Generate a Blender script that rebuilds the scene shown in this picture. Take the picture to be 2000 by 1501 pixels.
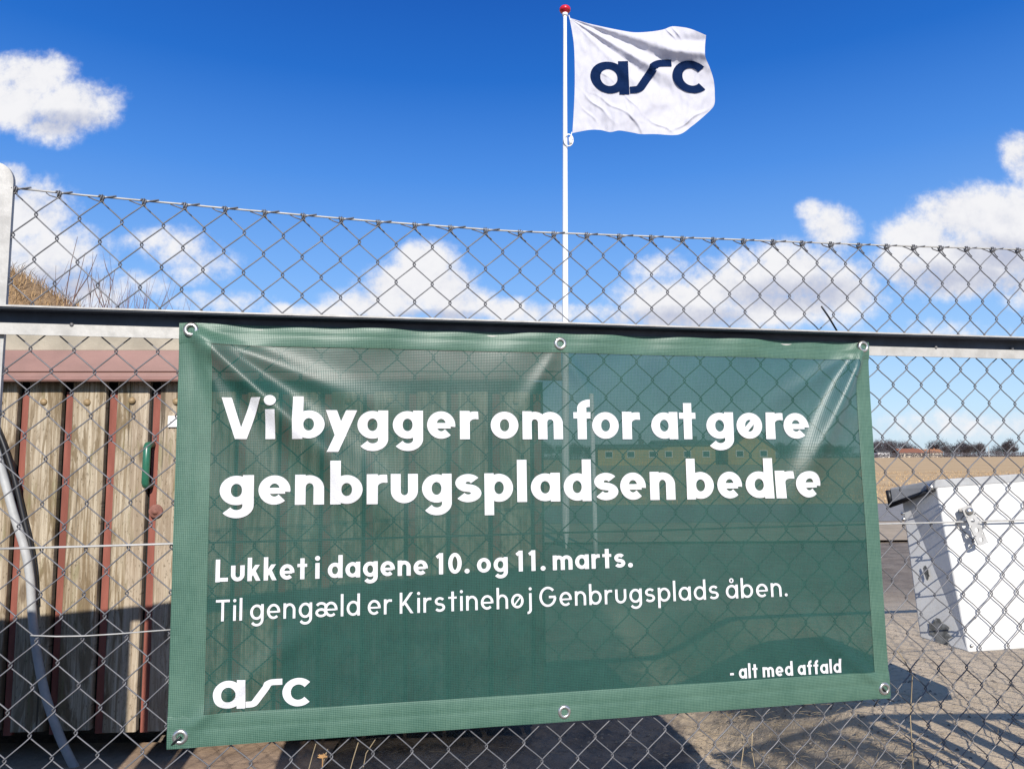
import bpy, math, random
from mathutils import Vector, noise as mnoise

random.seed(7)
SC = bpy.context.scene
for o in list(bpy.data.objects):
    bpy.data.objects.remove(o)
COL = SC.collection

# ------------------------------------------------------------------ camera
F = 1444.0                         # focal length in pixels of a 2000 px wide frame
PITCH = math.atan((895 - 750.5) / F)
ROLL = 0.007
CAM = Vector((0, 0, 1.0))
FW = Vector((0, math.cos(PITCH), math.sin(PITCH)))
U0 = Vector((0, -math.sin(PITCH), math.cos(PITCH)))
R0 = Vector((1, 0, 0))
UP = U0 * math.cos(ROLL) + R0 * math.sin(ROLL)
RT = R0 * math.cos(ROLL) - U0 * math.sin(ROLL)
cam_d = bpy.data.cameras.new('camera')
cam_d.sensor_width = 36
cam_d.lens = 36 * F / 2000
cam_d.clip_start = 0.02
cam_d.clip_end = 6000
cam = bpy.data.objects.new('camera', cam_d)
COL.objects.link(cam)
from mathutils import Matrix
M = Matrix((RT, UP, -FW)).transposed().to_4x4()
M.translation = CAM
cam.matrix_world = M
SC.camera = cam

# ------------------------------------------------------------------ sun, sky, exposure
SUN_EL = math.radians(29.4)
SUN_H = Vector((-0.148, 0.989, 0))          # horizontal travel direction of the light
SUN_TRAVEL = Vector((SUN_H.x * math.cos(SUN_EL), SUN_H.y * math.cos(SUN_EL), -math.sin(SUN_EL)))
SUN_AZ = math.atan2(-SUN_H.x, -SUN_H.y)     # clockwise from +Y towards the sun
sun_d = bpy.data.lights.new('sun', 'SUN')
sun_d.energy = 4.4
sun_d.angle = math.radians(0.5)
sun_d.color = (1.0, 0.955, 0.88)
sun = bpy.data.objects.new('sun', sun_d)
COL.objects.link(sun)
sun.rotation_euler = SUN_TRAVEL.to_track_quat('-Z', 'Y').to_euler()
SC.view_settings.view_transform = 'Standard'
SC.view_settings.look = 'None'
SC.view_settings.exposure = 0.38
SC.view_settings.gamma = 1.0
SC.render.film_transparent = False
SC.cycles.use_denoising = True
SC.cycles.max_bounces = 8
SC.cycles.transparent_max_bounces = 16


def ray(px, py):
    return FW + RT * ((px - 1000) / F) + UP * ((750.5 - py) / F)


class NB:
    """tiny node-building helper"""
    def __init__(s, nt):
        s.nt = nt
        s.n = nt.nodes
        s.l = nt.links

    def link(s, a, b):
        s.l.new(a, b)

    def new(s, t, **kw):
        nd = s.n.new(t)
        for k, v in kw.items():
            setattr(nd, k, v)
        return nd

    def put(s, sock, v):
        if isinstance(v, bpy.types.NodeSocket):
            s.link(v, sock)
        elif v is not None:
            sock.default_value = v

    def m(s, op, a, b=None, c=None, clamp=False):
        nd = s.new('ShaderNodeMath', operation=op, use_clamp=clamp)
        s.put(nd.inputs[0], a)
        if b is not None: s.put(nd.inputs[1], b)
        if c is not None: s.put(nd.inputs[2], c)
        return nd.outputs[0]

    def ramp(s, v, lo, hi, a=0.0, b=1.0, smooth=True):
        nd = s.new('ShaderNodeMapRange', interpolation_type='SMOOTHSTEP' if smooth else 'LINEAR')
        s.put(nd.inputs[0], v); s.put(nd.inputs[1], lo); s.put(nd.inputs[2], hi)
        s.put(nd.inputs[3], a); s.put(nd.inputs[4], b)
        return nd.outputs[0]

    def mix(s, f, a, b, mode='MIX'):
        nd = s.new('ShaderNodeMix', data_type='RGBA', blend_type=mode)
        s.put(nd.inputs[0], f); s.put(nd.inputs[6], c4(a)); s.put(nd.inputs[7], c4(b))
        return nd.outputs[2]

    def noise(s, vec, scale, detail=4.0, rough=0.55, dist=0.0):
        nd = s.new('ShaderNodeTexNoise')
        if vec is not None: s.link(vec, nd.inputs['Vector'])
        nd.inputs['Scale'].default_value = scale
        nd.inputs['Detail'].default_value = detail
        nd.inputs['Roughness'].default_value = rough
        nd.inputs['Distortion'].default_value = dist
        return nd.outputs[0]

    def vmul(s, v, k):
        nd = s.new('ShaderNodeVectorMath', operation='MULTIPLY')
        s.link(v, nd.inputs[0]); nd.inputs[1].default_value = k
        return nd.outputs[0]

    def sep(s, v):
        nd = s.new('ShaderNodeSeparateXYZ'); s.link(v, nd.inputs[0])
        return nd.outputs

    def comb(s, x, y, z):
        nd = s.new('ShaderNodeCombineXYZ')
        s.put(nd.inputs[0], x); s.put(nd.inputs[1], y); s.put(nd.inputs[2], z)
        return nd.outputs[0]


def c4(v):
    if isinstance(v, (tuple, list)) and len(v) == 3:
        return (*v, 1.0)
    return v


world = bpy.data.worlds.new('World')
SC.world = world
world.use_nodes = True
wn = NB(world.node_tree)
for n_ in list(wn.n): wn.n.remove(n_)
sky = wn.new('ShaderNodeTexSky', sky_type='NISHITA', sun_disc=False)
sky.sun_elevation = SUN_EL
sky.sun_rotation = SUN_AZ
sky.air_density = 1.0
sky.dust_density = 0.3
sky.ozone_density = 2.5
gen = wn.new('ShaderNodeTexCoord').outputs['Generated']
dx, dy, dz = wn.sep(gen)
ysafe = wn.m('MAXIMUM', dy, 0.05)
qx = wn.m('DIVIDE', dx, ysafe)
qz = wn.m('DIVIDE', dz, ysafe)


def q_of(px, py):
    r = ray(px, py)
    return r.x / r.y, r.z / r.y


# each cloud is a heap of lobes in the sky (direction, half-size), edges broken up by noise
LOBES = [  # px, py, rx, ry, weight
    (60, 150, 95, 55, 1.0), (140, 205, 95, 55, 1.0), (30, 200, 95, 55, 1.0), (195, 215, 45, 38, .8), (110, 250, 70, 35, .7),
    (50, 420, 105, 75, 1.0), (95, 500, 120, 70, 1.0), (30, 560, 90, 60, 1.0), (160, 565, 110, 45, .8), (20, 350, 40, 32, .8),
    (350, 485, 65, 36, .62), (300, 470, 55, 26, .55), (400, 520, 60, 34, .55), (235, 560, 80, 34, .6), (430, 590, 80, 22, .55),
    (832, 518, 66, 48, 1.15), (782, 558, 90, 46, 1.1), (865, 560, 74, 50, 1.1), (750, 592, 110, 38, 1.0), (890, 592, 84, 40, 1.0),
    (970, 604, 80, 27, .8), (1060, 612, 90, 24, .75), (640, 612, 80, 18, .6), (545, 606, 32, 14, .8),
    (1310, 592, 120, 52, 1.0), (1440, 560, 130, 66, 1.0), (1300, 520, 60, 28, .55), (1622, 448, 52, 52, 1.0), (1588, 416, 30, 24, .7),
    (1560, 530, 130, 64, 1.05), (1640, 560, 90, 66, 1.0), (1480, 606, 200, 40, 1.0), (1200, 615, 110, 22, .7),
    (1885, 425, 112, 70, 1.15), (1970, 430, 110, 75, 1.15), (1805, 468, 86, 54, 1.1), (1900, 505, 150, 62, 1.05), (1850, 548, 110, 36, .75),
    (2010, 560, 70, 48, .9), (1995, 300, 46, 46, 1.0), (2040, 330, 70, 60, 1.0), (1760, 520, 80, 40, .8),
    (1900, 830, 300, 22, .34), (1820, 660, 120, 26, .34),
    (-150, 480, 160, 120, 1.0), (-330, 300, 150, 70, 1.0), (2300, 460, 220, 120, 1.0), (2600, 600, 200, 90, 1.0), (-600, 560, 240, 80, 1.0),
]
qv = wn.comb(qx, qz, 0.0)
warp = wn.noise(qv, 9.0, 7.0, 0.62)
warp2 = wn.noise(qv, 38.0, 9.0, 0.66)
pert = wn.m('ADD', wn.m('MULTIPLY', wn.m('SUBTRACT', warp, 0.5), 2.9), wn.m('MULTIPLY', wn.m('SUBTRACT', warp2, 0.5), 2.0))
field = None
low = None
for (px, py, rx, ry, wt) in LOBES:
    cx, cz = q_of(px, py)
    a = wn.m('MULTIPLY', wn.m('SUBTRACT', qx, cx), F / rx)
    b = wn.m('MULTIPLY', wn.m('SUBTRACT', qz, cz), F / ry)
    d = wn.m('ADD', wn.m('MULTIPLY', a, a), wn.m('MULTIPLY', b, b))
    v = wn.m('MULTIPLY', wn.m('SUBTRACT', 1.22, d), wt)
    v = wn.m('MAXIMUM', v, -1.7)
    field = v if field is None else wn.m('SMOOTH_MAX', field, v, 0.25)
dens = wn.m('ADD', field, pert)
cmask = wn.m('POWER', wn.ramp(dens, -0.55, 1.05), 1.5)
front = wn.ramp(dy, 0.05, 0.2)
cmask = wn.m('MULTIPLY', cmask, front)
# grey undersides of the thicker clouds
und = None
for (px, py, rx, ry) in [(1880, 545, 150, 42), (1560, 575, 150, 40), (1330, 625, 140, 30), (90, 560, 130, 40), (120, 240, 100, 30), (1970, 500, 120, 45), (850, 620, 100, 18)]:
    cx, cz = q_of(px, py)
    a = wn.m('MULTIPLY', wn.m('SUBTRACT', qx, cx), F / rx)
    b = wn.m('MULTIPLY', wn.m('SUBTRACT', qz, cz), F / ry)
    v = wn.m('SUBTRACT', 1.3, wn.m('ADD', wn.m('MULTIPLY', a, a), wn.m('MULTIPLY', b, b)))
    v = wn.m('MAXIMUM', v, 0.0)
    und = v if und is None else wn.m('MAXIMUM', und, v)
shade = wn.ramp(wn.m('SUBTRACT', wn.m('MULTIPLY', und, 0.7), wn.m('MULTIPLY', pert, 0.6)), -0.2, 1.15)
ccol = wn.mix(shade, (7.0, 7.0, 7.2), (3.9, 4.2, 5.3))
hs = wn.new('ShaderNodeHueSaturation')
hs.inputs['Saturation'].default_value = 1.25
hs.inputs['Value'].default_value = 1.15
wn.link(sky.outputs[0], hs.inputs['Color'])
# the clear deep blue of a dry March noon, paling towards the horizon
rampn = wn.new('ShaderNodeValToRGB')
el_ = rampn.color_ramp.elements
stops = [(0.0, (4.2, 5.6, 7.2)), (.06, (3.9, 5.6, 7.6)), (.14, (2.7, 4.6, 7.6)), (.24, (1.55, 3.4, 7.2)), (.36, (.55, 2.1, 6.3)), (.47, (.07, 1.10, 4.8)), (.56, (.02, .70, 3.8)), (.75, (.7, 1.5, 3.6)), (1.0, (1.2, 1.8, 3.2))]
for q, (ps, cc) in enumerate(stops):
    e_ = el_[q] if q < 2 else el_.new(ps)
    e_.position = ps; e_.color = (*[v / 10 for v in cc], 1)
wn.link(dz, rampn.inputs[0])
grad = wn.vmul(rampn.outputs[0], (10, 10, 10))
clear = wn.mix(.82, hs.outputs[0], grad)
skyc = wn.mix(cmask, clear, ccol)
bg = wn.new('ShaderNodeBackground')
wn.link(skyc, bg.inputs['Color'])
bg.inputs['Strength'].default_value = 0.1
wo = wn.new('ShaderNodeOutputWorld')
wn.link(bg.outputs[0], wo.inputs['Surface'])


# ------------------------------------------------------------------ helpers
class MB:
    def __init__(s):
        s.v = []; s.f = []; s.uv = None

    def add(s, vs, fs):
        b = len(s.v)
        s.v += [Vector(p) for p in vs]
        s.f += [tuple(b + i for i in f) for f in fs]

    def hexa(s, p):          # 8 corners: 0-3 one side, 4-7 the opposite, same order
        s.add(p, [(0, 3, 2, 1), (4, 5, 6, 7), (0, 1, 5, 4), (1, 2, 6, 5), (2, 3, 7, 6), (3, 0, 4, 7)])

    def box(s, x0, x1, y0, y1, z0, z1):
        s.hexa([(x0, y0, z0), (x1, y0, z0), (x1, y1, z0), (x0, y1, z0), (x0, y0, z1), (x1, y0, z1), (x1, y1, z1), (x0, y1, z1)])

    def tube(s, pts, r, n=8, cap=True):
        pts = [Vector(p) for p in pts]
        rr = r if isinstance(r, (list, tuple)) else [r] * len(pts)
        b = len(s.v)
        prev = None
        for i, p in enumerate(pts):
            if i == 0: t = pts[1] - p
            elif i == len(pts) - 1: t = p - pts[i - 1]
            else: t = (pts[i + 1] - p).normalized() + (p - pts[i - 1]).normalized()
            if t.length < 1e-9: t = Vector((0, 0, 1))
            t.normalize()
            if prev is None:
                a = Vector((0, 0, 1)) if abs(t.z) < .9 else Vector((1, 0, 0))
                e1 = t.cross(a).normalized()
            else:
                e1 = (prev - t * prev.dot(t))
                if e1.length < 1e-6: e1 = t.orthogonal()
                e1.normalize()
            prev = e1
            e2 = t.cross(e1)
            for k in range(n):
                an = 2 * math.pi * k / n
                s.v.append(p + (e1 * math.cos(an) + e2 * math.sin(an)) * rr[i])
        for i in range(len(pts) - 1):
            for k in range(n):
                a0 = b + i * n + k; a1 = b + i * n + (k + 1) % n
                s.f.append((a0, a1, a1 + n, a0 + n))
        if cap:
            s.f.append(tuple(b + k for k in range(n))[::-1])
            s.f.append(tuple(b + (len(pts) - 1) * n + k for k in range(n)))

    def lathe(s, prof, org, axis=(0, 0, 1), n=24):
        ax = Vector(axis).normalized(); e1 = ax.orthogonal().normalized(); e2 = ax.cross(e1)
        b = len(s.v); org = Vector(org)
        for (r, z) in prof:
            for k in range(n):
                an = 2 * math.pi * k / n
                s.v.append(org + ax * z + (e1 * math.cos(an) + e2 * math.sin(an)) * max(r, 1e-5))
        for i in range(len(prof) - 1):
            for k in range(n):
                a0 = b + i * n + k; a1 = b + i * n + (k + 1) % n
                s.f.append((a0, a1, a1 + n, a0 + n))

    def build(s, name, mat, parent=None, smooth=False, uvf=None):
        me = bpy.data.meshes.new(name)
        me.from_pydata([tuple(p) for p in s.v], [], s.f)
        me.validate(clean_customdata=False)
        if uvf is not None:
            uv = me.uv_layers.new(name='UVMap')
            for lp in me.loops:
                uv.data[lp.index].uv = uvf[lp.vertex_index]
        if smooth:
            me.polygons.foreach_set('use_smooth', [True] * len(me.polygons))
        me.materials.append(mat)
        me.update()
        o = bpy.data.objects.new(name, me)
        COL.objects.link(o)
        if parent: o.parent = parent
        return o


def tag(o, label=None, cat=None, group=None, kind=None):
    if label: o['label'] = label
    if cat: o['category'] = cat
    if group: o['group'] = group
    if kind: o['kind'] = kind
    return o


def empty(name, label, cat, loc=(0, 0, 0), group=None):
    o = bpy.data.objects.new(name, None)
    o.location = loc
    COL.objects.link(o)
    return tag(o, label, cat, group)


def dup(root, loc, scale=1.0, rz=0.0, label=None):
    r = root.copy(); COL.objects.link(r)
    r.location = loc; r.scale = (scale, scale, scale); r.rotation_euler = (0, 0, rz)
    if label: r['label'] = label
    for ch in list(root.children):
        c = ch.copy(); COL.objects.link(c); c.parent = r
    return r


def keep(o, parent):
    """parent without moving (the parent is only translated)"""
    o.parent = parent
    o.matrix_parent_inverse = Matrix.Translation(-Vector(parent.location))
    return o


def smooth(e0, e1, x):
    t = max(0, min(1, (x - e0) / (e1 - e0)))
    return t * t * (3 - 2 * t)


# ------------------------------------------------------------------ materials
def mat(name, col, rough=0.6, metal=0.0, spec=0.5, var=0.0, vscale=8.0, bump=0.0, bscale=60.0, col2=None, stretch=(1, 1, 1)):
    m = bpy.data.materials.new(name); m.use_nodes = True
    nb = NB(m.node_tree)
    p = nb.n['Principled BSDF']
    p.inputs['Roughness'].default_value = rough
    p.inputs['Metallic'].default_value = metal
    p.inputs['Specular IOR Level'].default_value = spec
    ob = nb.new('ShaderNodeTexCoord').outputs['Object']
    if stretch != (1, 1, 1): ob = nb.vmul(ob, stretch)
    if var > 0 or col2:
        n1 = nb.noise(ob, vscale, 6, .6)
        c2 = col2 if col2 else tuple(c * (1 - var) for c in col)
        nb.link(nb.mix(nb.ramp(n1, .32, .68), c2, col), p.inputs['Base Color'])
        nb.link(nb.ramp(n1, .3, .7, rough + .08, rough - .06), p.inputs['Roughness'])
    else:
        p.inputs['Base Color'].default_value = (*col, 1)
    if bump > 0:
        bn = nb.new('ShaderNodeBump'); bn.inputs['Strength'].default_value = bump
        bn.inputs['Distance'].default_value = 0.01
        nb.link(nb.noise(ob, bscale, 6, .65), bn.inputs['Height'])
        nb.link(bn.outputs[0], p.inputs['Normal'])
    return m


M_GALV = mat('galvanised_steel', (.46, .445, .42), .55, .1, var=.22, vscale=35, bump=.06, bscale=140)
M_WIRE = mat('galvanised_wire', (.165, .162, .17), .5, .2, var=.25, vscale=30)
M_STEEL = mat('bright_steel', (.6, .58, .55), .3, .85, var=.15, vscale=60)
M_BLACK = mat('black_plastic', (.012, .012, .014), .45)
M_WHITEPAINT = mat('white_paint', (.82, .81, .79), .45, var=.05, vscale=3)
M_POLE = mat('pole_white', (.80, .80, .79), .4, var=.04, vscale=2)
M_RED = mat('red_finial_paint', (.55, .012, .03), .3)
M_LETTER = mat('white_print', (.70, .69, .70), .5, var=.1, vscale=20, bump=.25, bscale=420)
M_NAVY = mat('navy_print', (.004, .015, .058), .95, spec=.08, var=.1, vscale=20)
M_BRASS = mat('tan_bolt', (.36, .25, .13), .6, .1, var=.3, vscale=80)
M_GREENH = mat('green_enamel', (.03, .15, .09), .3, var=.2, vscale=40)
M_RUST = mat('rusty_plate', (.26, .11, .08), .75, var=.4, vscale=50, bump=.2)
M_HOSE = mat('grey_hose', (.46, .46, .45), .5, var=.2, vscale=20)
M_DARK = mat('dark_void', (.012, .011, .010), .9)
M_REDBOARD = mat('red_board', (.28, .085, .058), .8, var=.35, vscale=25, bump=.2, bscale=90, stretch=(1, 1, .15))
M_PINK = mat('pink_flashing', (.30, .165, .135), .5, var=.35, vscale=6, bump=.05, stretch=(.4, 1, 1))
M_UPPER = mat('pale_board', (.40, .35, .27), .85, var=.25, vscale=9, bump=.2, bscale=70)
M_STRAW = mat('straw', (.40, .31, .19), .85, var=.45, vscale=6)
M_STALK = mat('dry_stalk', (.16, .09, .07), .85, var=.3, vscale=9)
M_TWIG = mat('bare_twig', (.088, .074, .082), .9, var=.35, vscale=.6)
M_EVER = mat('dark_evergreen', (.022, .034, .022), .9, var=.4, vscale=.8)
M_YELLOWWALL = mat('yellow_brick', (.46, .33, .13), .85, var=.2, vscale=1.5)
M_ROOFRED = mat('tile_roof', (.25, .10, .06), .85, var=.25, vscale=2)
M_ROOFGREY = mat('grey_roof', (.10, .095, .095), .85, var=.25, vscale=2)
M_CREAM = mat('cream_wall', (.55, .48, .38), .85, var=.1, vscale=1)
M_GLASS = mat('dark_window', (.03, .035, .04), .15)
M_SCREEN = mat('unseen_gate_sheet', (.10, .20, .16), .6, var=.2, vscale=5)


def wood_mat():
    m = bpy.data.materials.new('weathered_planks'); m.use_nodes = True
    nb = NB(m.node_tree); p = nb.n['Principled BSDF']
    ob = nb.new('ShaderNodeTexCoord').outputs['Object']
    x, y, z = nb.sep(ob)
    idx = nb.m('FLOOR', nb.m('DIVIDE', x, PITCHW))
    wn_ = nb.new('ShaderNodeTexWhiteNoise', noise_dimensions='1D'); nb.link(idx, wn_.inputs['W'])
    rnd = wn_.outputs['Value']
    off = nb.comb(x, nb.m('MULTIPLY', rnd, 37.0), z)
    grain = nb.noise(nb.vmul(off, (95, 1, 2.4)), 1.0, 6, .65, .6)
    fine = nb.noise(nb.vmul(off, (280, 1, 9)), 1.0, 4, .6)
    big = nb.noise(nb.vmul(off, (22, 1, 3.0)), 1.0, 6, .65, .9)
    spots = nb.noise(nb.vmul(off, (150, 1, 60)), 1.0, 5, .7)
    c = nb.mix(nb.ramp(grain, .32, .68), (.21, .150, .085), (.52, .445, .33))
    c = nb.mix(nb.m('MULTIPLY', nb.ramp(big, .49, .58), .85), c, (.165, .115, .06))
    c = nb.mix(nb.m('MULTIPLY', nb.ramp(rnd, .5, 1.0), .45), c, (.44, .35, .265))
    g = nb.noise(nb.vmul(off, (30, 1, 5)), 1.0, 5, .65)
    c = nb.mix(nb.m('MULTIPLY', nb.ramp(g, .55, .7), .5), c, (.16, .155, .055))
    c = nb.mix(nb.m('MULTIPLY', nb.ramp(spots, .56, .68), .8), c, (.10, .072, .04))
    c = nb.mix(nb.m('MULTIPLY', nb.ramp(fine, .52, .7), .35), c, (.13, .09, .05))
    vo = nb.new('ShaderNodeTexVoronoi', feature='F1'); vo.inputs['Scale'].default_value = 1.0
    nb.link(nb.vmul(off, (11, 1, 3.2)), vo.inputs['Vector'])
    c = nb.mix(nb.m('MULTIPLY', nb.ramp(vo.outputs['Distance'], .15, .07), .7), c, (.09, .055, .028))
    sp_ = nb.noise(nb.vmul(off, (60, 1, .9)), 1.0, 3, .5)
    c = nb.mix(nb.m('MULTIPLY', nb.ramp(sp_, .665, .69), .8), c, (.05, .035, .02))
    nb.link(c, p.inputs['Base Color'])
    p.inputs['Roughness'].default_value = .85
    b = nb.new('ShaderNodeBump'); b.inputs['Strength'].default_value = .5; b.inputs['Distance'].default_value = .004
    nb.link(nb.m('ADD', grain, nb.m('MULTIPLY', fine, .6)), b.inputs['Height']); nb.link(b.outputs[0], p.inputs['Normal'])
    return m


def fabric_mat(name, col, col2, cover, rough, weave):
    m = bpy.data.materials.new(name); m.use_nodes = True
    nb = NB(m.node_tree); p = nb.n['Principled BSDF']
    uv = nb.new('ShaderNodeUVMap').outputs[0]
    x, y, _ = nb.sep(uv)
    k = 2 * math.pi / 0.0031
    sx = nb.m('SINE', nb.m('MULTIPLY', x, k)); sy = nb.m('SINE', nb.m('MULTIPLY', y, k))
    wv = nb.m('MULTIPLY', nb.m('ADD', sx, sy), .5)
    n1 = nb.noise(uv, 14, 5, .6)
    n2 = nb.noise(nb.vmul(uv, (900, 40, 1)), 1.0, 3, .6)
    n3 = nb.noise(nb.vmul(uv, (40, 900, 1)), 1.0, 3, .6)
    thr = nb.m('ADD', nb.m('MULTIPLY', nb.m('SUBTRACT', n2, .5), 1.0), nb.m('MULTIPLY', nb.m('SUBTRACT', n3, .5), 1.0))
    t = nb.m('ADD', nb.m('ADD', nb.m('MULTIPLY', wv, weave), .5), nb.m('ADD', nb.m('MULTIPLY', thr, .55), nb.m('MULTIPLY', nb.m('SUBTRACT', n1, .5), .8)), clamp=True)
    nb.link(nb.mix(t, col2, col), p.inputs['Base Color'])
    p.inputs['Roughness'].default_value = rough
    p.inputs['Specular IOR Level'].default_value = .38
    p.inputs['Sheen Weight'].default_value = .08
    p.inputs['Sheen Roughness'].default_value = .4
    bn = nb.new('ShaderNodeBump'); bn.inputs['Strength'].default_value = .12; bn.inputs['Distance'].default_value = .0010
    nb.link(nb.m('ADD', wv, thr), bn.inputs['Height']); nb.link(bn.outputs[0], p.inputs['Normal'])
    tr = nb.new('ShaderNodeBsdfTransparent')
    mx = nb.new('ShaderNodeMixShader')
    nb.link(nb.m('ADD', nb.m('MULTIPLY', wv, weave * .25), nb.m('ADD', cover, nb.m('MULTIPLY', thr, .15)), clamp=True), mx.inputs[0])
    nb.link(tr.outputs[0], mx.inputs[1]); nb.link(p.outputs[0], mx.inputs[2])
    nb.link(mx.outputs[0], nb.n['Material Output'].inputs['Surface'])
    return m


M_PANEL = fabric_mat('green_mesh_fabric', (.026, .094, .074), (.010, .042, .034), .885, .36, .30)
M_HEM = fabric_mat('green_double_fabric', (.112, .198, .146), (.030, .088, .064), .96, .40, .45)


def cloth_mat():
    m = bpy.data.materials.new('white_flag_cloth'); m.use_nodes = True
    nb = NB(m.node_tree); p = nb.n['Principled BSDF']
    p.inputs['Base Color'].default_value = (.62, .61, .66, 1)
    p.inputs['Roughness'].default_value = .8
    tl = nb.new('ShaderNodeBsdfTranslucent'); tl.inputs[0].default_value = (.6, .59, .66, 1)
    mx = nb.new('ShaderNodeMixShader'); mx.inputs[0].default_value = .25
    nb.link(p.outputs[0], mx.inputs[1]); nb.link(tl.outputs[0], mx.inputs[2])
    nb.link(mx.outputs[0], nb.n['Material Output'].inputs['Surface'])
    return m


def ground_mat():
    m = bpy.data.materials.new('bare_ground'); m.use_nodes = True
    nb = NB(m.node_tree); p = nb.n['Principled BSDF']
    ob = nb.new('ShaderNodeTexCoord').outputs['Object']
    x, y, z = nb.sep(ob)
    n1 = nb.noise(ob, 5, 8, .65); n2 = nb.noise(ob, 45, 6, .7); n3 = nb.noise(ob, 140, 4, .6)
    soil = nb.mix(nb.ramp(n1, .3, .7), (.145, .112, .085), (.27, .215, .165))
    soil = nb.mix(nb.m('MULTIPLY', nb.ramp(n2, .52, .7), .7), soil, (.055, .042, .034))
    soil = nb.mix(nb.m('MULTIPLY', nb.ramp(n3, .60, .72), .6), soil, (.32, .27, .21))
    sand = nb.mix(nb.ramp(n1, .3, .7), (.50, .385, .255), (.60, .475, .33))
    sand = nb.mix(nb.m('MULTIPLY', nb.ramp(n2, .52, .70), .4), sand, (.28, .22, .16))
    sand = nb.mix(nb.m('MULTIPLY', nb.ramp(nb.noise(nb.vmul(ob, (9, 60, 9)), 1, 5, .7), .56, .66), .5), sand, (.26, .20, .13))
    edge = nb.m('ADD', x, nb.m('MULTIPLY', nb.m('SUBTRACT', n1, .5), .25))
    mk = nb.m('MULTIPLY', nb.ramp(edge, .56, .66), nb.ramp(y, 6.0, 4.5))
    nb.link(nb.mix(mk, soil, sand), p.inputs['Base Color'])
    p.inputs['Roughness'].default_value = .95
    b = nb.new('ShaderNodeBump'); b.inputs['Strength'].default_value = .55; b.inputs['Distance'].default_value = .012
    nb.link(nb.m('ADD', n2, nb.m('MULTIPLY', n3, .5)), b.inputs['Height']); nb.link(b.outputs[0], p.inputs['Normal'])
    return m


# ------------------------------------------------------------------ ground
def bank(x, y):
    return .30 * smooth(.70, 1.0, x) * smooth(5.5, 3.2, y)


def rough_at(x, y):
    k = 1 - .82 * smooth(.8, 1.0, x) * smooth(5.5, 3.2, y)
    return k * (.012 * mnoise.noise((x * 3, y * 3, 0)) + .010 * mnoise.noise((x * 11, y * 11, 3)) + .006 * mnoise.noise((x * 27, y * 27, 5)))


def hill_h(x, y):
    return 3.8 * math.exp(-((x + 7.5) / 4.4) ** 2) * math.exp(-((y - 8.5) / 2.3) ** 2)


def axis(vals):
    out = []
    for a, b, n in vals:
        out += [a + (b - a) * i / n for i in range(n)]
    out.append(vals[-1][1])
    return out


gx = axis([(-3000, -60, 6), (-60, -4, 14), (-4, -1.2, 10), (-1.2, 2.2, 110), (2.2, 6, 14), (6, 60, 12), (60, 3000, 6)])
gy = axis([(-60, -2, 6), (-2, 1.4, 12), (1.4, 4.0, 90), (4, 8, 30), (8, 30, 22), (30, 200, 12), (200, 4000, 8)])
g = MB()
for yy in gy:
    for xx in gx:
        zz = bank(xx, yy) - .0
        if abs(xx) < 8 and -3 < yy < 10:
            zz += rough_at(xx, yy)
        g.v.append(Vector((xx, yy, zz - .012)))
nx = len(gx)
for j in range(len(gy) - 1):
    for i in range(nx - 1):
        g.f.append((j * nx + i, j * nx + i + 1, (j + 1) * nx + i + 1, (j + 1) * nx + i))
tag(g.build('ground', ground_mat(), smooth=True), kind='structure')


def ground_z(x, y):
    zz = bank(x, y)
    if abs(x) < 8 and -3 < y < 10:
        zz += rough_at(x, y)
    return zz - .012


def sheet(name, x0, x1, y0, y1, z, m, n=1):
    s = MB()
    s.add([(x0, y0, z), (x1, y0, z), (x1, y1, z), (x0, y1, z)], [(0, 1, 2, 3)])
    return tag(s.build(name, m), kind='structure')


M_FIELD = mat('dry_field', (.62, .42, .21), .95, col2=(.47, .30, .14), vscale=.5, bump=.3, bscale=6, stretch=(.12, 1, 1))
M_ROAD = mat('grey_gravel', (.28, .26, .24), .95, var=.25, vscale=6, bump=.2)
M_SANDY = mat('sandy_strip', (.48, .37, .25), .95, var=.25, vscale=3, bump=.3)
M_APRON = mat('pinkish_concrete', (.40, .28, .19), .9, col2=(.27, .185, .125), vscale=12, bump=.4, bscale=60)
M_ASPH = mat('dark_asphalt', (.028, .028, .031), .9, var=.3, vscale=20, bump=.3)
sheet('pavement', -60, 60, -50, 1.30, .018, M_ASPH)
sheet('field', -1500, 1500, 15.4, 520, .03, M_FIELD)
sheet('road', -300, 300, 11.3, 15.4, .024, M_ROAD)
sheet('path', -300, 300, 8.8, 11.3, .020, M_SANDY)
sheet('shed_apron', -4, -.62, 1.9, 2.72, .014, M_APRON)

# dry mound rising to the left behind the shed
h = MB()
N = 60
for j in range(N + 1):
    for i in range(N + 1):
        xx = -18 + 17 * i / N; yy = 2.9 + 12 * j / N
        if xx > -2.9: fade = 0
        zz = hill_h(xx, yy) * smooth(3.4, 5.0, yy) + .10 * mnoise.noise((xx * 1.3, yy * 1.3, 0)) - .08
        h.v.append(Vector((xx, yy, zz)))
for j in range(N):
    for i in range(N):
        h.f.append((j * (N + 1) + i, j * (N + 1) + i + 1, (j + 1) * (N + 1) + i + 1, (j + 1) * (N + 1) + i))
M_MOUND = mat('mound_earth', (.34, .22, .115), .95, col2=(.20, .125, .065), vscale=3, bump=.5, bscale=20)
tag(h.build('hill', M_MOUND, smooth=True), kind='structure')


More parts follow.
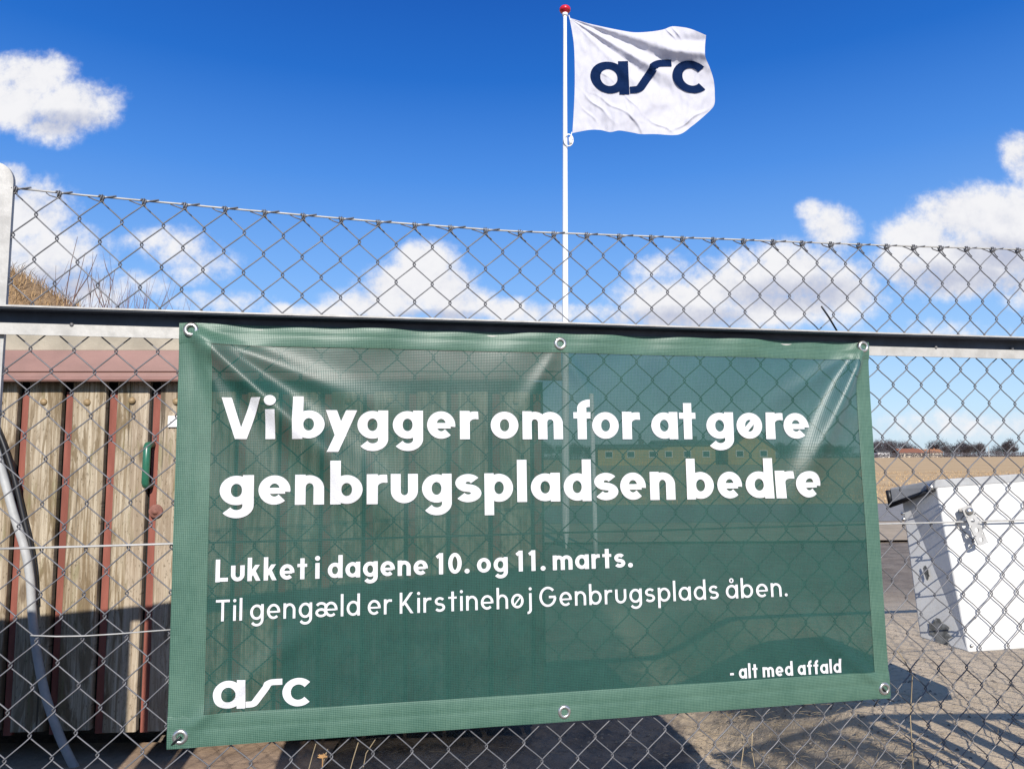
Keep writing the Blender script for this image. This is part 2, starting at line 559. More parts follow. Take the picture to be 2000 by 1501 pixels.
def blades(pts, hmin, hmax, w, lean):
    b = MB()
    for p in pts:
        a = random.uniform(0, 6.283); L = random.uniform(hmin, hmax)
        d = Vector((math.cos(a), math.sin(a), 0)); t = Vector((-d.y, d.x, 0)) * w
        le = random.uniform(.1, lean)
        p = Vector(p); q = p + Vector((0, 0, L * .6)) + d * le * L * .4; r_ = p + Vector((0, 0, L * .85)) + d * le * L
        b.add([p - t, p + t, q + t * .7, q - t * .7, r_], [(0, 1, 2, 3), (3, 2, 4)])
    return b


pts = []
while len(pts) < 14000:
    xx = random.uniform(-9, -3.6); yy = random.uniform(5.2, 9.5)
    pts.append((xx, yy, hill_h(xx, yy) * smooth(3.4, 5.0, yy) + .10 * mnoise.noise((xx * 1.3, yy * 1.3, 0)) - .09))
M_TAN = mat('dry_grass', (.50, .33, .16), .9, col2=(.24, .15, .075), vscale=5)
tag(blades(pts, .06, .22, .0038, 1.5).build('dry_grass', M_TAN), 'tan dry grass covering the mound behind the shed', 'grass', kind='stuff')
pts = []
while len(pts) < 7000:
    yy = random.uniform(15.6, 46); xx = yy * random.uniform(-.1, .85)
    pts.append((xx, yy, .028))
tag(blades(pts, .03, .10, .012, 1.4).build('field_stubble', M_FIELD), 'short pale stubble on the dry field', 'stubble', kind='stuff')

# ------------------------------------------------------------------ fence frame of reference
TH = math.radians(11.7); FD = 1.44
FDIR = Vector((math.cos(TH), math.sin(TH), 0))
FN = Vector((math.sin(TH), -math.cos(TH), 0))       # towards the viewer
FO = Vector((-math.sin(TH), math.cos(TH), 0)) * FD


def fp(s, n, hh):
    return FO + FDIR * s + FN * n + Vector((0, 0, hh))


def px_fence(px, py, n=0.0):
    """pixel -> (s, h) on the vertical plane n metres in front of the wire mesh"""
    d = ray(px, py); o = FO + FN * n
    t = (o - CAM).dot(FN) / d.dot(FN)
    p = CAM + d * t
    return (p - o).dot(FDIR), p.z


def px_plane_y(px, py, Y):
    d = ray(px, py)
    return CAM + d * ((Y - CAM.y) / d.y)


S_POST = px_fence(26, 400)[0]
fence = empty('chain_link_fence', 'galvanised chain link fence with angle iron rail and round topped post', 'fence', (0, 0, 0))
W = .0713
HH = .0772
H_TOP = 1.4725
s_knot = px_fence(115.5, 381)[0]
S_R = 2.9


def wob(s, hh):
    """slow irregularity of a hand-stretched mesh"""
    a = mnoise.noise((s * 2.1, hh * 2.1, 1.0)) * .007 + mnoise.noise((s * 7, hh * 7, 9.0)) * .0042
    b = mnoise.noise((s * 2.1, hh * 2.1, 7.0)) * .005 + mnoise.noise((s * 7, hh * 7, 4.0)) * .0034
    c = mnoise.noise((s * 3, hh * 3, 12.0)) * .008
    k = smooth(1.46, 1.2, hh)
    return a * k, c * k, b * k


TOP_TAB = [(-1.2, 1.510), (-.6107, 1.4896), (-.5395, 1.4856), (-.2535, 1.4748), (.013, 1.4660), (.3004, 1.4612), (.8757, 1.4722), (1.1847, 1.4775), (1.5334, 1.4867), (3.2, 1.50)]


def interp(tab, x):
    for (x0, y0), (x1, y1) in zip(tab, tab[1:]):
        if x <= x1 or (x1, y1) == tab[-1]:
            return y0 + (y1 - y0) * (x - x0) / (x1 - x0)


def sag(s):
    return interp(TOP_TAB, s) - H_TOP


def mesh_pt(s, n, hh):
    a, c, b = wob(s, hh)
    return fp(s + a, n + c * .5, hh + b + sag(s) * smooth(1.2, 1.47, hh))


chain = MB()
i0 = math.floor((S_POST - s_knot) / (W / 2)) ; i1 = int((S_R - s_knot) / (W / 2))
EPS, DEL = .0023, .0021
rows = 37
for i in range(i0, i1):
    pts = []
    sL = s_knot + i * W / 2; sR = sL + W / 2
    for j in range(rows + 1):
        hh = H_TOP - .006 - j * HH / 2
        right = (i + 1 + j) % 2 == 0
        s = sR + EPS if right else sL - EPS
        sgn = 1 if right else -1
        nxt = sL - EPS if right else sR + EPS
        # bend, then a straight run that lies in front (downwards to the left) or behind
        flat = .0019
        inn = -.0006 * sgn
        pts.append((s + inn, -DEL * sgn * .7, hh + flat)); pts.append((s, 0, hh)); pts.append((s + inn, DEL * sgn * .7, hh - flat))
        if j < rows:
            dlt = DEL if right else -DEL
            wav = .0002 + .0007 * smooth(.2, 1.0, s)
            for tt in (.12, .32, .68, .88):
                cur = wav * math.sin(2 * math.pi * tt)
                ss = s + (nxt - s) * (tt * .97 + .015)
                pts.append((ss, dlt, hh - flat - (HH / 2 - 2 * flat) * tt - cur))
    P = [mesh_pt(max(s, S_POST - .012), n, hh) for (s, n, hh) in pts if hh > .015]
    chain.tube(P, .00125, 6)
chain.build('wire_mesh', M_WIRE, fence, smooth=True)

kn = MB()
for i in range(i0, i1 + 1):
    if i % 2: continue
    s = s_knot + i * W / 2
    if s < S_POST: continue
    loop = []
    for k in range(15):
        an = k / 14 * 4.2 * math.pi
        loop.append(fp(s + .0018 * (k - 7) / 3 + .0006 * math.sin(k), .0048 * math.cos(an) + .001, H_TOP - .003 + sag(s) + .0058 * math.sin(an)))
    kn.tube(loop, .0013, 6)
    jx = random.uniform(-.004, .004)
    kn.tube([fp(s, .002, H_TOP - .006 + sag(s)), fp(s + .014 + jx, .004, H_TOP - .001 + sag(s)), fp(s + .027 + jx, .003, H_TOP + .0018 + sag(s))], .0012, 6)
    kn.tube([fp(s, -.002, H_TOP - .010 + sag(s)), fp(s - .013 + jx, -.003, H_TOP - .005 + sag(s)), fp(s - .026 - jx, -.001, H_TOP - .001 + sag(s))], .0012, 6)
    kn.tube([fp(s, .002, H_TOP - .004 + sag(s)), fp(s + .006, .003, H_TOP - .016 + sag(s)), fp(s + .0125, .002, H_TOP - .021 + sag(s))], .0012, 6)
kn.build('wire_tie', M_WIRE, fence, smooth=True)['kind'] = 'stuff'

tw = MB()
tw.tube([fp(S_POST - .005 + (S_R - S_POST) * k / 60, 0, H_TOP + sag(S_POST + (S_R - S_POST) * k / 60) + .0006 * mnoise.noise((k * .7, 0, 0))) for k in range(61)], .0019, 8)
tw.build('top_wire', M_GALV, fence, smooth=True)
lw = MB()
lw.tube([fp(S_POST + (S_R - S_POST) * k / 40, .0058, .853 + .0012 * mnoise.noise((k * .4, 2, 0))) for k in range(41)], .0019, 8)
lw.build('line_wire', M_GALV, fence, smooth=True)
lw = MB()
a_ = [px_fence(*p, .006) for p in [(60, 1240), (110, 1242), (165, 1241), (230, 1237), (290, 1232), (345, 1228)]]
lw.tube([fp(s, .006, hh) for s, hh in a_], .0012, 6)
lw.build('tie_wire', M_GALV, fence, smooth=True)

# angle-iron rail: top flange towards the viewer, leg hanging down
RT_H = 1.266; RN = .009; FL = .039; LEG = .043; TK = .0045
sa, sb = -1.35, S_R
nseg = 24


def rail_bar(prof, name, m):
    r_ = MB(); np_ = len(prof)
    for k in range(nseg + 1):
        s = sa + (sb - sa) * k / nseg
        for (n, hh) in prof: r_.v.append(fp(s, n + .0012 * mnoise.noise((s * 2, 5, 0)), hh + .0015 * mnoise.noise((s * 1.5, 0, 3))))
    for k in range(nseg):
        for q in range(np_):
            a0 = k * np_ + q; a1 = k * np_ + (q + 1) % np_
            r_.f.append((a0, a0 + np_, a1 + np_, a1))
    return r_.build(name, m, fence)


# rail shade put into a dark colour; sunlit nose and leg strip stay zinc
rail_bar([(RN - .002, RT_H - LEG - .001), (RN + TK - .001, RT_H - LEG - .001), (RN + TK - .001, RT_H - TK - .001), (RN + TK, RT_H - TK), (RN + FL, RT_H - TK), (RN + FL, RT_H), (RN - .002, RT_H)], 'rail', mat('rail_shade_tone', (.030, .042, .070), .5, var=.3, vscale=20))
rail_bar([(RN + FL + .0005, RT_H - .0022), (RN + FL + .003, RT_H - .0022), (RN + FL + .003, RT_H + .001), (RN + FL + .0005, RT_H + .001)], 'sunlit_rail_edge', M_GALV)
rail_bar([(RN + TK + .0002, RT_H - LEG - .002), (RN + TK + .003, RT_H - LEG - .002), (RN + TK + .003, RT_H - LEG + .0185), (RN + TK + .0002, RT_H - LEG + .0185)], 'sunlit_leg_strip', M_GALV)
for (px, py) in [(140, 634), (1828, 678), (1977, 680)]:
    s, hh = px_fence(px, py, RN + TK + .003)
    b = MB(); b.lathe([(.0036, .0), (.0034, .0012), (.0022, .0022), (.0, .0026)], fp(s, RN + TK + .003, hh), FN, 14)
    b.build('rivet', M_WIRE, fence, smooth=True)

# the post
post = MB()
s1 = px_fence(26.5, 400, .0)[0]; s0 = s1 - .05
HP = 1.533
out = [(s0, -.3), (s1, -.3), (s1, HP - .035)]
for k in range(1, 9):
    an = k / 8 * math.pi / 2
    out.append((s1 - .03 + .03 * math.cos(an), HP - .035 + .035 * math.sin(an)))
for k in range(0, 9):
    an = math.pi / 2 + k / 8 * math.pi / 2
    out.append((s0 + .012 + .012 * math.cos(an), HP - .014 + .014 * math.sin(an)))
n_o = len(out)
post.v += [fp(s, .006, hh) for s, hh in out] + [fp(s, -.003, hh) for s, hh in out]
post.f.append(tuple(range(n_o))); post.f.append(tuple(range(2 * n_o - 1, n_o - 1, -1)))
for k in range(n_o):
    post.f.append((k, n_o + k, n_o + (k + 1) % n_o, (k + 1) % n_o))
post.build('post', M_GALV, fence)

# ------------------------------------------------------------------ banner
NB0 = .0185
CORN = [px_fence(*p, NB0) for p in [(352, 631), (1692, 669), (1738, 1362), (325, 1463)]]   # TL TR BR BL
(TLs, TLh), (TRs, TRh), (BRs, BRh), (BLs, BLh) = CORN


def bil(u, v):
    s = (1 - v) * ((1 - u) * TLs + u * TRs) + v * ((1 - u) * BLs + u * BRs)
    hh = (1 - v) * ((1 - u) * TLh + u * TRh) + v * ((1 - u) * BLh + u * BRh)
    return s, hh


GRO_PX = [(376, 646), (1092, 672), (1680, 678), (352, 1438), (1101, 1388), (1725, 1343)]
GRO = [px_fence(*p, NB0) for p in GRO_PX]


def ridge(s, hh, g0, ang, wid, amp, length):
    ds, dh = s - g0[0], hh - g0[1]
    ca, sa_ = math.cos(ang), math.sin(ang)
    al = ds * ca + dh * sa_; pe = -ds * sa_ + dh * ca
    if al < -.02: return 0.0
    w = wid * (.35 + max(al, 0) / length * 1.4)
    return amp * math.exp(-(pe / w) ** 2) * smooth(-.02, .06, al) * smooth(length, length * .25, al)


def fold(s, hh):
    v = 0.0
    v += ridge(s, hh, GRO[0], math.radians(-43), .034, .022, .70)
    v += ridge(s, hh, GRO[0], math.radians(-22), .022, .008, .50)
    v += ridge(s, hh, GRO[0], math.radians(-66), .024, .007, .45)
    v += ridge(s, hh, GRO[2], math.radians(-118), .028, .024, .52)
    v += ridge(s, hh, GRO[2], math.radians(-150), .020, .006, .40)
    v += ridge(s, hh, GRO[1], math.radians(-60), .018, .004, .25) + ridge(s, hh, GRO[1], math.radians(-120), .018, .004, .25)
    v += ridge(s, hh, GRO[3], math.radians(40), .02, .005, .4) + ridge(s, hh, GRO[5], math.radians(140), .02, .005, .4)
    # loose top hem rippling between its eyelets
    top = TLh + (TRh - TLh) * (s - TLs) / (TRs - TLs) - hh
    v += .0045 * math.exp(-(top / .05) ** 2) * math.sin(s * 17 + 1.0) + .0030 * math.exp(-(top / .03) ** 2) * math.sin(s * 41)
    v += .004 * mnoise.noise((s * 2.2, hh * 2.2, 3.3)) + .0012 * mnoise.noise((s * 9, hh * 9, 1.1))
    return v


def bp(s, hh, lift=0.0):
    return fp(s, NB0 + fold(s, hh) + lift, hh)


banner = empty('banner', 'green mesh banner with white Danish lettering tied to the fence rail', 'banner', fp(0, NB0, .5))


def patch(u0, u1, v0, v1, nu, nv, lift, name, m):
    b = MB(); uvs = []
    for j in range(nv + 1):
        for i in range(nu + 1):
            s, hh = bil(u0 + (u1 - u0) * i / nu, v0 + (v1 - v0) * j / nv)
            b.v.append(bp(s, hh, lift)); uvs.append((s, hh))
    for j in range(nv):
        for i in range(nu):
            k = j * (nu + 1) + i
            b.f.append((k, k + nu + 1, k + nu + 2, k + 1))
    return keep(b.build(name, m, None, smooth=True, uvf=uvs), banner)


patch(0, 1, 0, 1, 240, 130, 0, 'panel', M_PANEL)
HL, HR, HT, HB = .0415, .0235, .052, .073
hm = MB(); uvs = []
for (u0, u1, v0, v1, nu, nv, lf) in [(0, HL, 0, 1, 12, 130, .0012), (1 - HR, 1, 0, 1, 10, 130, .0012), (0, 1, 0, HT, 240, 12, .0020), (0, 1, 1 - HB, 1, 240, 14, .0020)]:
    b0 = len(hm.v)
    for j in range(nv + 1):
        for i in range(nu + 1):
            a, b_ = i / nu, j / nv
            s, hh = bil(u0 + (u1 - u0) * a, v0 + (v1 - v0) * b_)
            across = a if nu < nv else b_
            puff = .0016 * math.sin(math.pi * across) ** .5 - .0009 * math.exp(-((across - .45) / .06) ** 2)
            hm.v.append(bp(s, hh, lf + puff)); uvs.append((s, hh))
    for j in range(nv):
        for i in range(nu):
            k = b0 + j * (nu + 1) + i
            hm.f.append((k, k + nu + 1, k + nu + 2, k + 1))
keep(hm.build('hem', M_HEM, None, smooth=True, uvf=uvs), banner)

for gi, (s, hh) in enumerate(GRO):
    b = MB()
    c = bp(s, hh, .0035)
    b.lathe([(.0062, -.002), (.0062, .0012), (.0072, .0024), (.0098, .0026), (.0122, .0016), (.0134, -.0008), (.0134, -.003)], c, FN, 28)
    o = keep(b.build('grommet', M_STEEL, None, smooth=True), banner)
    b = MB(); b.lathe([(.0064, -.0012), (.0, -.0012)], c, FN, 20)
    hole = keep(b.build('grommet_hole', M_DARK if gi != 1 else M_WIRE, None), banner)
    hole.parent = o; hole.matrix_parent_inverse = Matrix.Translation(-Vector(banner.location))
# black cable ties
for (pts_, n_) in [([(376, 646), (366, 652), (352, 657), (345, 660)], .03), ([(1680, 678), (1686, 682), (1692, 686)], .03),
                   ([(352, 1438), (342, 1448), (331, 1460), (322, 1474)], .028), ([(1725, 1343), (1733, 1352), (1742, 1364), (1752, 1372)], .026)]:
    b = MB(); pp = [px_fence(*p, n_) for p in pts_]
    b.tube([fp(s, n_ - .006 * k * k / 2, hh) for k, (s, hh) in enumerate(pp)], .0019, 8)
    keep(b.build('cable_tie', M_BLACK, None, smooth=True), banner)
b = MB(); pp = [px_fence(*p, .02) for p in [(1591, 603), (1612, 622), (1634, 646)]]
b.tube([fp(s, .045 - .012 * k, hh) for k, (s, hh) in enumerate(pp)], .0021, 6)
keep(b.build('cable_tie', M_BLACK, None, smooth=True), banner)
b = MB(); pp = [px_fence(*p, .02) for p in [(1752, 1372), (1735, 1364), (1722, 1366), (1712, 1382)]]
b.tube([fp(s, .012, hh) for k, (s, hh) in enumerate(pp)], .0012, 6)
keep(b.build('cable_tie', M_BLACK, None, smooth=True), banner)


# ------------------------------------------------------------------ lettering: glyphs drawn as broad strokes, x-height = 1
def arc(cx, cy, rx, ry, a0, a1, n=None):
    n = n or max(6, int(abs(a1 - a0) / 7))
    return [(cx + rx * math.cos(math.radians(a0 + (a1 - a0) * k / n)), cy + ry * math.sin(math.radians(a0 + (a1 - a0) * k / n))) for k in range(n + 1)]


ASC, DESC, CAP = 1.46, -.44, 1.40


def glyph(ch, w):
    """-> (strokes, width); stroke = (points, width, clamp or None)"""
    hw = w / 2; B = .96; rx = (B - w) / 2; ry = (1.02 - w) / 2; cy = .5
    S = []
    add = lambda p, ww=w, cl=None: S.append((p, ww, cl))
    ring = lambda cx: add(arc(cx, cy, rx, ry, 0, 360, 48))
    dot = lambda x, y, r: add([(x - r * math.cos(t), y) for t in ()] or arc(x, y, r / 2, r / 2, 0, 360, 20), r)
    if ch == 'o': ring(B / 2); return S, B
    if ch == 'ø':
        ring(B / 2); add([(B / 2 - rx * .62, .5 - ry * .66), (B / 2 + rx * .62, .5 + ry * .66)], w * .62); return S, B
    if ch in 'adgåq':
        ring(B / 2); sx = B - hw + .02
        if ch in 'aå': add([(sx, 0), (sx, 1)])
        if ch == 'd': add([(sx, 0), (sx, ASC)])
        if ch == 'g':
            r2 = (B + .02 - w) / 2
            add([(sx, 1), (sx, .1)] + arc(sx - r2, .0, r2, .44 - hw, 0, -148, 20))
        if ch == 'å': add(arc(B / 2, 1.30, .13, .13, 0, 360, 24), w * .55)
        return S, B + .02
    if ch in 'bp':
        ring(B / 2 + .02)
        add([(hw, 0), (hw, ASC)] if ch == 'b' else [(hw, DESC), (hw, 1)])
        return S, B + .02
    if ch in 'eæ':
        x0 = 0
        if ch == 'æ':
            B2 = .86; r2 = (B2 - w) / 2
            add(arc(B2 / 2, .30, r2, .31 - hw, 0, 360, 36)); 
            add(arc(B2 / 2, 1.01 - hw - .22, r2, .22, 160, 0, 14) + [(B2 - hw, .6), (B2 - hw, .3)])
            x0 = B2 - w
        add(arc(x0 + B / 2, cy, rx, ry, -9, 314, 46))
        add([(x0 + hw, .475), (x0 + B - hw, .475)], w * .74)
        return S, x0 + B
    if ch == 'c': add(arc(B / 2, cy, rx, ry, 38, 322, 44)); return S, B * .94
    if ch in 'nh':
        Wd = .88; ax = (Wd - w) / 2
        add([(hw, 0), (hw, 1 if ch == 'n' else ASC)])
        add(arc(Wd / 2, .55, ax, 1.01 - hw - .55, 180, 0, 24) + [(Wd - hw, .5), (Wd - hw, 0)])
        return S, Wd
    if ch == 'm':
        Wd = 1.40; pit = (Wd - w) / 2
        add([(hw, 0), (hw, 1)])
        for k in (0, 1):
            x = hw + k * pit
            add(arc(x + pit / 2, .58, pit / 2, 1.01 - hw - .58, 180, 0, 22) + [(x + pit, .5), (x + pit, 0)])
        return S, Wd
    if ch == 'u':
        Wd = .88; ax = (Wd - w) / 2
        add([(hw, 1), (hw, .5)] + arc(Wd / 2, .43, ax, .43 - hw + .01, 180, 360, 24) + [(Wd - hw, .5), (Wd - hw, 1)])
        return S, Wd
    if ch == 'r':
        add([(hw, 0), (hw, 1)])
        add(arc(hw + .34, .56, .34, 1.01 - hw - .56, 180, 78, 16) + [(.60, 1.005 - hw)])
        return S, .60
    if ch == 'i':
        r = w * .60; add([(r, 0), (r, 1)]); dot(r, 1.30, r); return S, 2 * r
    if ch == 'j':
        r = w * .60; x = .28; add([(x, 1), (x, -.1)] + arc(x - .22, -.12, .22, .32 - hw, 0, -95, 12)); dot(x, 1.30, r); return S, x + r
    if ch == 'l': add([(hw, 0), (hw, ASC)]); return S, w
    if ch == 't':
        x = .33; add([(x, 0), (x, 1.33)]); add([(0, 1 - hw * .85), (.64, 1 - hw * .85)], w * .85); return S, .64
    if ch == 'f':
        x = .30; add([(x, 0), (x, 1.08)] + arc(x + .26, 1.12, .26, ASC - hw - 1.12, 180, 85, 12)); add([(0, 1 - hw * .85), (.60, 1 - hw * .85)], w * .85); return S, .62
    if ch == 's':
        Wd = .80; r1 = (Wd - w) / 2; q = (1.02 - w) / 4; yt = 1.01 - hw - q; yb = -.01 + hw + q
        add(arc(Wd / 2, yt, r1 * .93, q, 28, 255, 24)[:-1] + arc(Wd / 2, yb, r1, q, 75, -152, 26)); return S, Wd
    if ch == 'y':
        Wd = .92; k = .95
        add([(hw * .95 - .05 * 0, 1.05), (Wd / 2 - .0, .06)], w, (.04, 1))
        add([(Wd - hw * 1.0 + .02, 1.05), (.18, DESC - .10)], w, (DESC, 1)); return S, Wd
    if ch == 'k':
        Wd = .86; add([(hw, 0), (hw, ASC)])
        add([(w * .7, .36), (Wd - hw * 1.15, 1.08)], w * .95, (0, 1)); add([(w + .10, .62), (Wd - hw * .9, -.06)], w * .98, (0, 1)); return S, Wd
    if ch == 'V':
        Wd = 1.36
        add([(hw * 1.0, CAP + .06), (Wd / 2, -.10)], w, (0, CAP)); add([(Wd - hw * 1.0, CAP + .06), (Wd / 2, -.10)], w, (0, CAP)); return S, Wd
    if ch == 'L': add([(hw, 0), (hw, CAP)]); add([(hw, hw), (.80, hw)]); return S, .80
    if ch == 'T': add([(.5, 0), (.5, CAP - hw)]); add([(0, CAP - hw), (1.0, CAP - hw)]); return S, 1.0
    if ch == 'K':
        Wd = 1.06; add([(hw, 0), (hw, CAP)])
        add([(w, .55), (Wd - hw * 1.4, CAP + .06)], w, (0, CAP)); add([(w + .16, .78), (Wd - hw, -.06)], w, (0, CAP)); return S, Wd
    if ch == 'G':
        Wd = 1.32; add(arc(Wd / 2, CAP / 2, (Wd - w) / 2, (CAP + .03 - w) / 2, 42, 356, 44)); add([(Wd * .56, CAP / 2 - .02), (Wd - hw * .6, CAP / 2 - .02)], w); return S, Wd
    if ch == '0': add(arc(.46, CAP / 2, .46 - hw, (CAP + .02 - w) / 2, 0, 360, 44)); return S, .92
    if ch == '1': add([(.54 - hw, 0), (.54 - hw, CAP)]); add([(.10, 1.12), (.56 - hw * 1.4, CAP - hw * .6)], w * .85, (0, CAP)); return S, .70
    if ch == '.': dot(w * .62, w * .55, w * .62); return S, w * 1.24
    if ch == '-': add([(0, .5), (.46, .5)], w * .9); return S, .46
    return S, .34


LAYER = [0]
ACROSS = (1, .5, 0, -.5, -1)


def ribbon(mb, pts, w, clamp, fn, seg=.07):
    """broad stroke along pts (glyph units) -> quads, each vertex placed by fn(x, y, layer)"""
    P = [pts[0]]
    for a, b in zip(pts, pts[1:]):
        L = math.hypot(b[0] - a[0], b[1] - a[1]); n = max(1, int(L / seg))
        for k in range(1, n + 1): P.append((a[0] + (b[0] - a[0]) * k / n, a[1] + (b[1] - a[1]) * k / n))
    closed = math.hypot(P[0][0] - P[-1][0], P[0][1] - P[-1][1]) < 1e-6
    n = len(P); b0 = len(mb.v); LAYER[0] += 1; ly = LAYER[0] % 5
    for i in range(n):
        if closed: a, c = P[(i - 1) % (n - 1)], P[(i + 1) % (n - 1)]
        else: a, c = P[max(0, i - 1)], P[min(n - 1, i + 1)]
        tx, ty = c[0] - a[0], c[1] - a[1]; L = math.hypot(tx, ty) or 1
        we = w * (1 - .17 * abs(tx / L) ** 1.5)
        nxx, nyy = -ty / L * we / 2, tx / L * we / 2
        for sg in ACROSS:
            x, y = P[i][0] + nxx * sg, P[i][1] + nyy * sg
            if clamp: y = max(clamp[0], min(clamp[1], y))
            mb.v.append(fn(x, y, ly))
    K = len(ACROSS)
    for i in range(n - 1):
        for q in range(K - 1):
            a0 = b0 + K * i + q
            mb.f.append((a0, a0 + 1, a0 + K + 1, a0 + K))


def lean(x): return .0325 - .1025 * (x - 340) / 1370


def on_banner(px, py, ly):
    s, hh = px_fence(px, py, NB0)
    return bp(s, hh, .0022 + .00012 * ly)


def put_glyph(mb, ch, w, xa, xb, base, xh):
    S, wd = glyph(ch, w)
    for (pts, sw, cl) in S:
        def fn(x, y, ly):
            X = xa + (xb - xa) * x / wd
            k = interp(xh, X)
            return on_banner(X + lean(X) * y * k, interp(base, X) - y * k, ly)
        ribbon(mb, pts, sw, cl, fn)


def fixed_line(items, w, base, xh, label):
    mb = MB()
    for ch, xa, xb in items: put_glyph(mb, ch, w, xa, xb, base, xh)
    o = keep(mb.build('lettering', M_LETTER), banner); o['label'] = label


def auto_line(text, w, xa, xb, base, xh, gap, space, label):
    mb = MB(); x = 0; runs = []
    for ch in text:
        if ch == ' ': x += space; continue
        wd = glyph(ch, w)[1]; runs.append((ch, x, x + wd)); x += wd + gap
    tot = runs[-1][2]
    k0, k1 = interp(xh, xa), interp(xh, xb)
    # letters shrink along the line with the perspective
    def X(t):
        t = t / tot; r = k1 / k0
        return xa + (xb - xa) * (t * (1 + (r - 1) * t / 2)) / (1 + (r - 1) / 2)
    for ch, a, b in runs: put_glyph(mb, ch, w, X(a), X(b), base, xh)
    o = keep(mb.build('lettering', M_LETTER), banner); o['label'] = label


L1 = [('V', 432, 511), ('i', 517, 540), ('b', 572, 634), ('y', 636, 697), ('g', 698, 758), ('g', 767, 826), ('e', 834, 889), ('r', 898, 934),
      ('o', 958, 1012), ('m', 1020, 1099), ('f', 1120, 1154), ('o', 1156, 1208), ('r', 1215, 1250), ('a', 1272, 1324), ('t', 1327, 1359),
      ('g', 1380, 1433), ('ø', 1439, 1489), ('r', 1496, 1530), ('e', 1531, 1579)]
L2 = [('g', 429, 496), ('e', 505, 567), ('n', 576, 633), ('b', 645, 708), ('r', 716, 756), ('u', 763, 816), ('g', 824, 882), ('s', 888, 940),
      ('p', 946, 1002), ('l', 1010, 1029), ('a', 1037, 1094), ('d', 1101, 1155), ('s', 1160, 1208), ('e', 1212, 1262), ('n', 1270, 1319),
      ('b', 1342, 1395), ('e', 1402, 1450), ('d', 1457, 1511), ('r', 1515, 1549), ('e', 1551, 1600)]
fixed_line(L1, .32, [(430, 857), (1000, 857.5), (1580, 857)], [(430, 57.5), (1580, 51.5)], 'first bold heading line')
fixed_line(L2, .32, [(430, 987), (1020, 979.5), (1600, 971)], [(430, 59.5), (1600, 53)], 'second bold heading line')
auto_line('Lukket i dagene 10. og 11. marts.', .285, 421, 1236, [(421, 1136), (1235, 1107)], [(421, 31.5), (1235, 28)], .19, .32, 'bold line with the dates')
auto_line('Til gengæld er Kirstinehøj Genbrugsplads åben.', .195, 421, 1537, [(421, 1213), (1537, 1163)], [(421, 30.5), (1537, 26.5)], .24, .34, 'thin line below the dates')
auto_line('- alt med affald', .29, 1425, 1642, [(1425, 1325), (1642, 1312)], [(1425, 20), (1642, 19)], .19, .42, 'small slogan at lower right')


def logo(mb, fnpx, T):
    """the round a, slanted r and c; T maps logo units (a-height 1, width 3.3) to pixels"""
    w = .27
    def f(x, y, ly): return fnpx(*T(x, y), ly)
    ribbon(mb, arc(.50, .5, .365, .365, 0, 360, 48), w, None, f)
    ribbon(mb, [(.90, 0), (.90, 1)], w, None, f)
    ribbon(mb, [(1.05, .125), (1.22, .13)] + arc(1.20, .33, .20, .20, -80, -45, 5) + [(1.72, .74)] + arc(1.92, .55, .32, .32, 140, 92, 8) + [(2.20, .875)], .25, None, f)
    ribbon(mb, arc(2.72, .5, .375, .375, 42, 318, 44), w, None, f)


lg = MB()


def TB(x, y):
    X = 415 + x * (188 / 3.06)
    return X + .025 * y * 57, 1385 - 7.0 * (x / 3.06) - y * 57.0


logo(lg, on_banner, TB)
o = keep(lg.build('logo', M_LETTER), banner)

# ------------------------------------------------------------------ flagpole and flag
PY = 8.5
pole_b = px_plane_y(1104.5, 1080, PY); pole_t = px_plane_y(1103.5, 24, PY)
flagpole = empty('flagpole', 'tall white flagpole with red knob behind the fence', 'flagpole', (pole_b.x, PY, 0))
pl = MB(); pts = []; rr = []
dirp = (pole_t - pole_b)
for k in range(25):
    t = k / 24; pts.append(pole_b + dirp * t); rr.append(.047 - .026 * t)
pts.insert(0, Vector((pole_b.x, PY, -.05))); rr.insert(0, .047)
pl.tube(pts, rr, 20)
keep(pl.build('pole', M_POLE, None, smooth=True), flagpole)
kb = MB()
kb.lathe([(.022, -.02), (.03, -.012), (.03, .004), (.058, .006), (.068, .022), (.068, .042), (.055, .062), (.03, .073), (.0, .076)], pole_t, (0, 0, 1), 24)
keep(kb.build('knob', M_RED, None, smooth=True), flagpole)
cb = MB(); cb.lathe([(.024, -.05), (.034, -.045), (.034, -.018), (.024, -.012)], pole_t, (0, 0, 1), 20)
keep(cb.build('collar', M_POLE, None, smooth=True), flagpole)
rg = MB()
c = px_plane_y(1110, 277, PY)
rg.tube([c + Vector((.052 * math.cos(a * .2618), -.045, .072 * math.sin(a * .2618))) for a in range(25)], .008, 8)
rg.tube([c + Vector((.02, -.05, .03)), c + Vector((.02, -.05, -.05))], .02, 10)
keep(rg.build('halyard_ring', M_POLE, None, smooth=True), flagpole)
rp = MB(); rp.tube([px_plane_y(1111, 30, PY - .06), px_plane_y(1114, 40, PY - .05)], .006, 6)
keep(rp.build('halyard', M_POLE, None), flagpole)
rp = MB(); rp.tube([px_plane_y(1117, 258, PY - .05), px_plane_y(1114, 272, PY - .05)], .006, 6)
keep(rp.build('halyard', M_POLE, None), flagpole)

T_EDGE = [(1112, 35), (1145, 45), (1180, 53), (1215, 60), (1240, 63.5), (1270, 62), (1295, 58), (1312, 52), (1330, 53), (1350, 57), (1379, 69)]
B_EDGE = [(1118, 260), (1150, 254), (1172, 254), (1192, 258), (1210, 255), (1235, 259), (1252, 262), (1280, 262), (1325, 263), (1352, 246), (1374, 228)]
R_EDGE = [(1379, 69), (1377, 92), (1378, 112), (1387, 134), (1394, 158), (1396, 184), (1394, 207), (1374, 228)]
L_EDGE = [(1112, 35), (1117, 60), (1121, 90), (1122.5, 130), (1122.5, 170), (1121, 210), (1118, 260)]


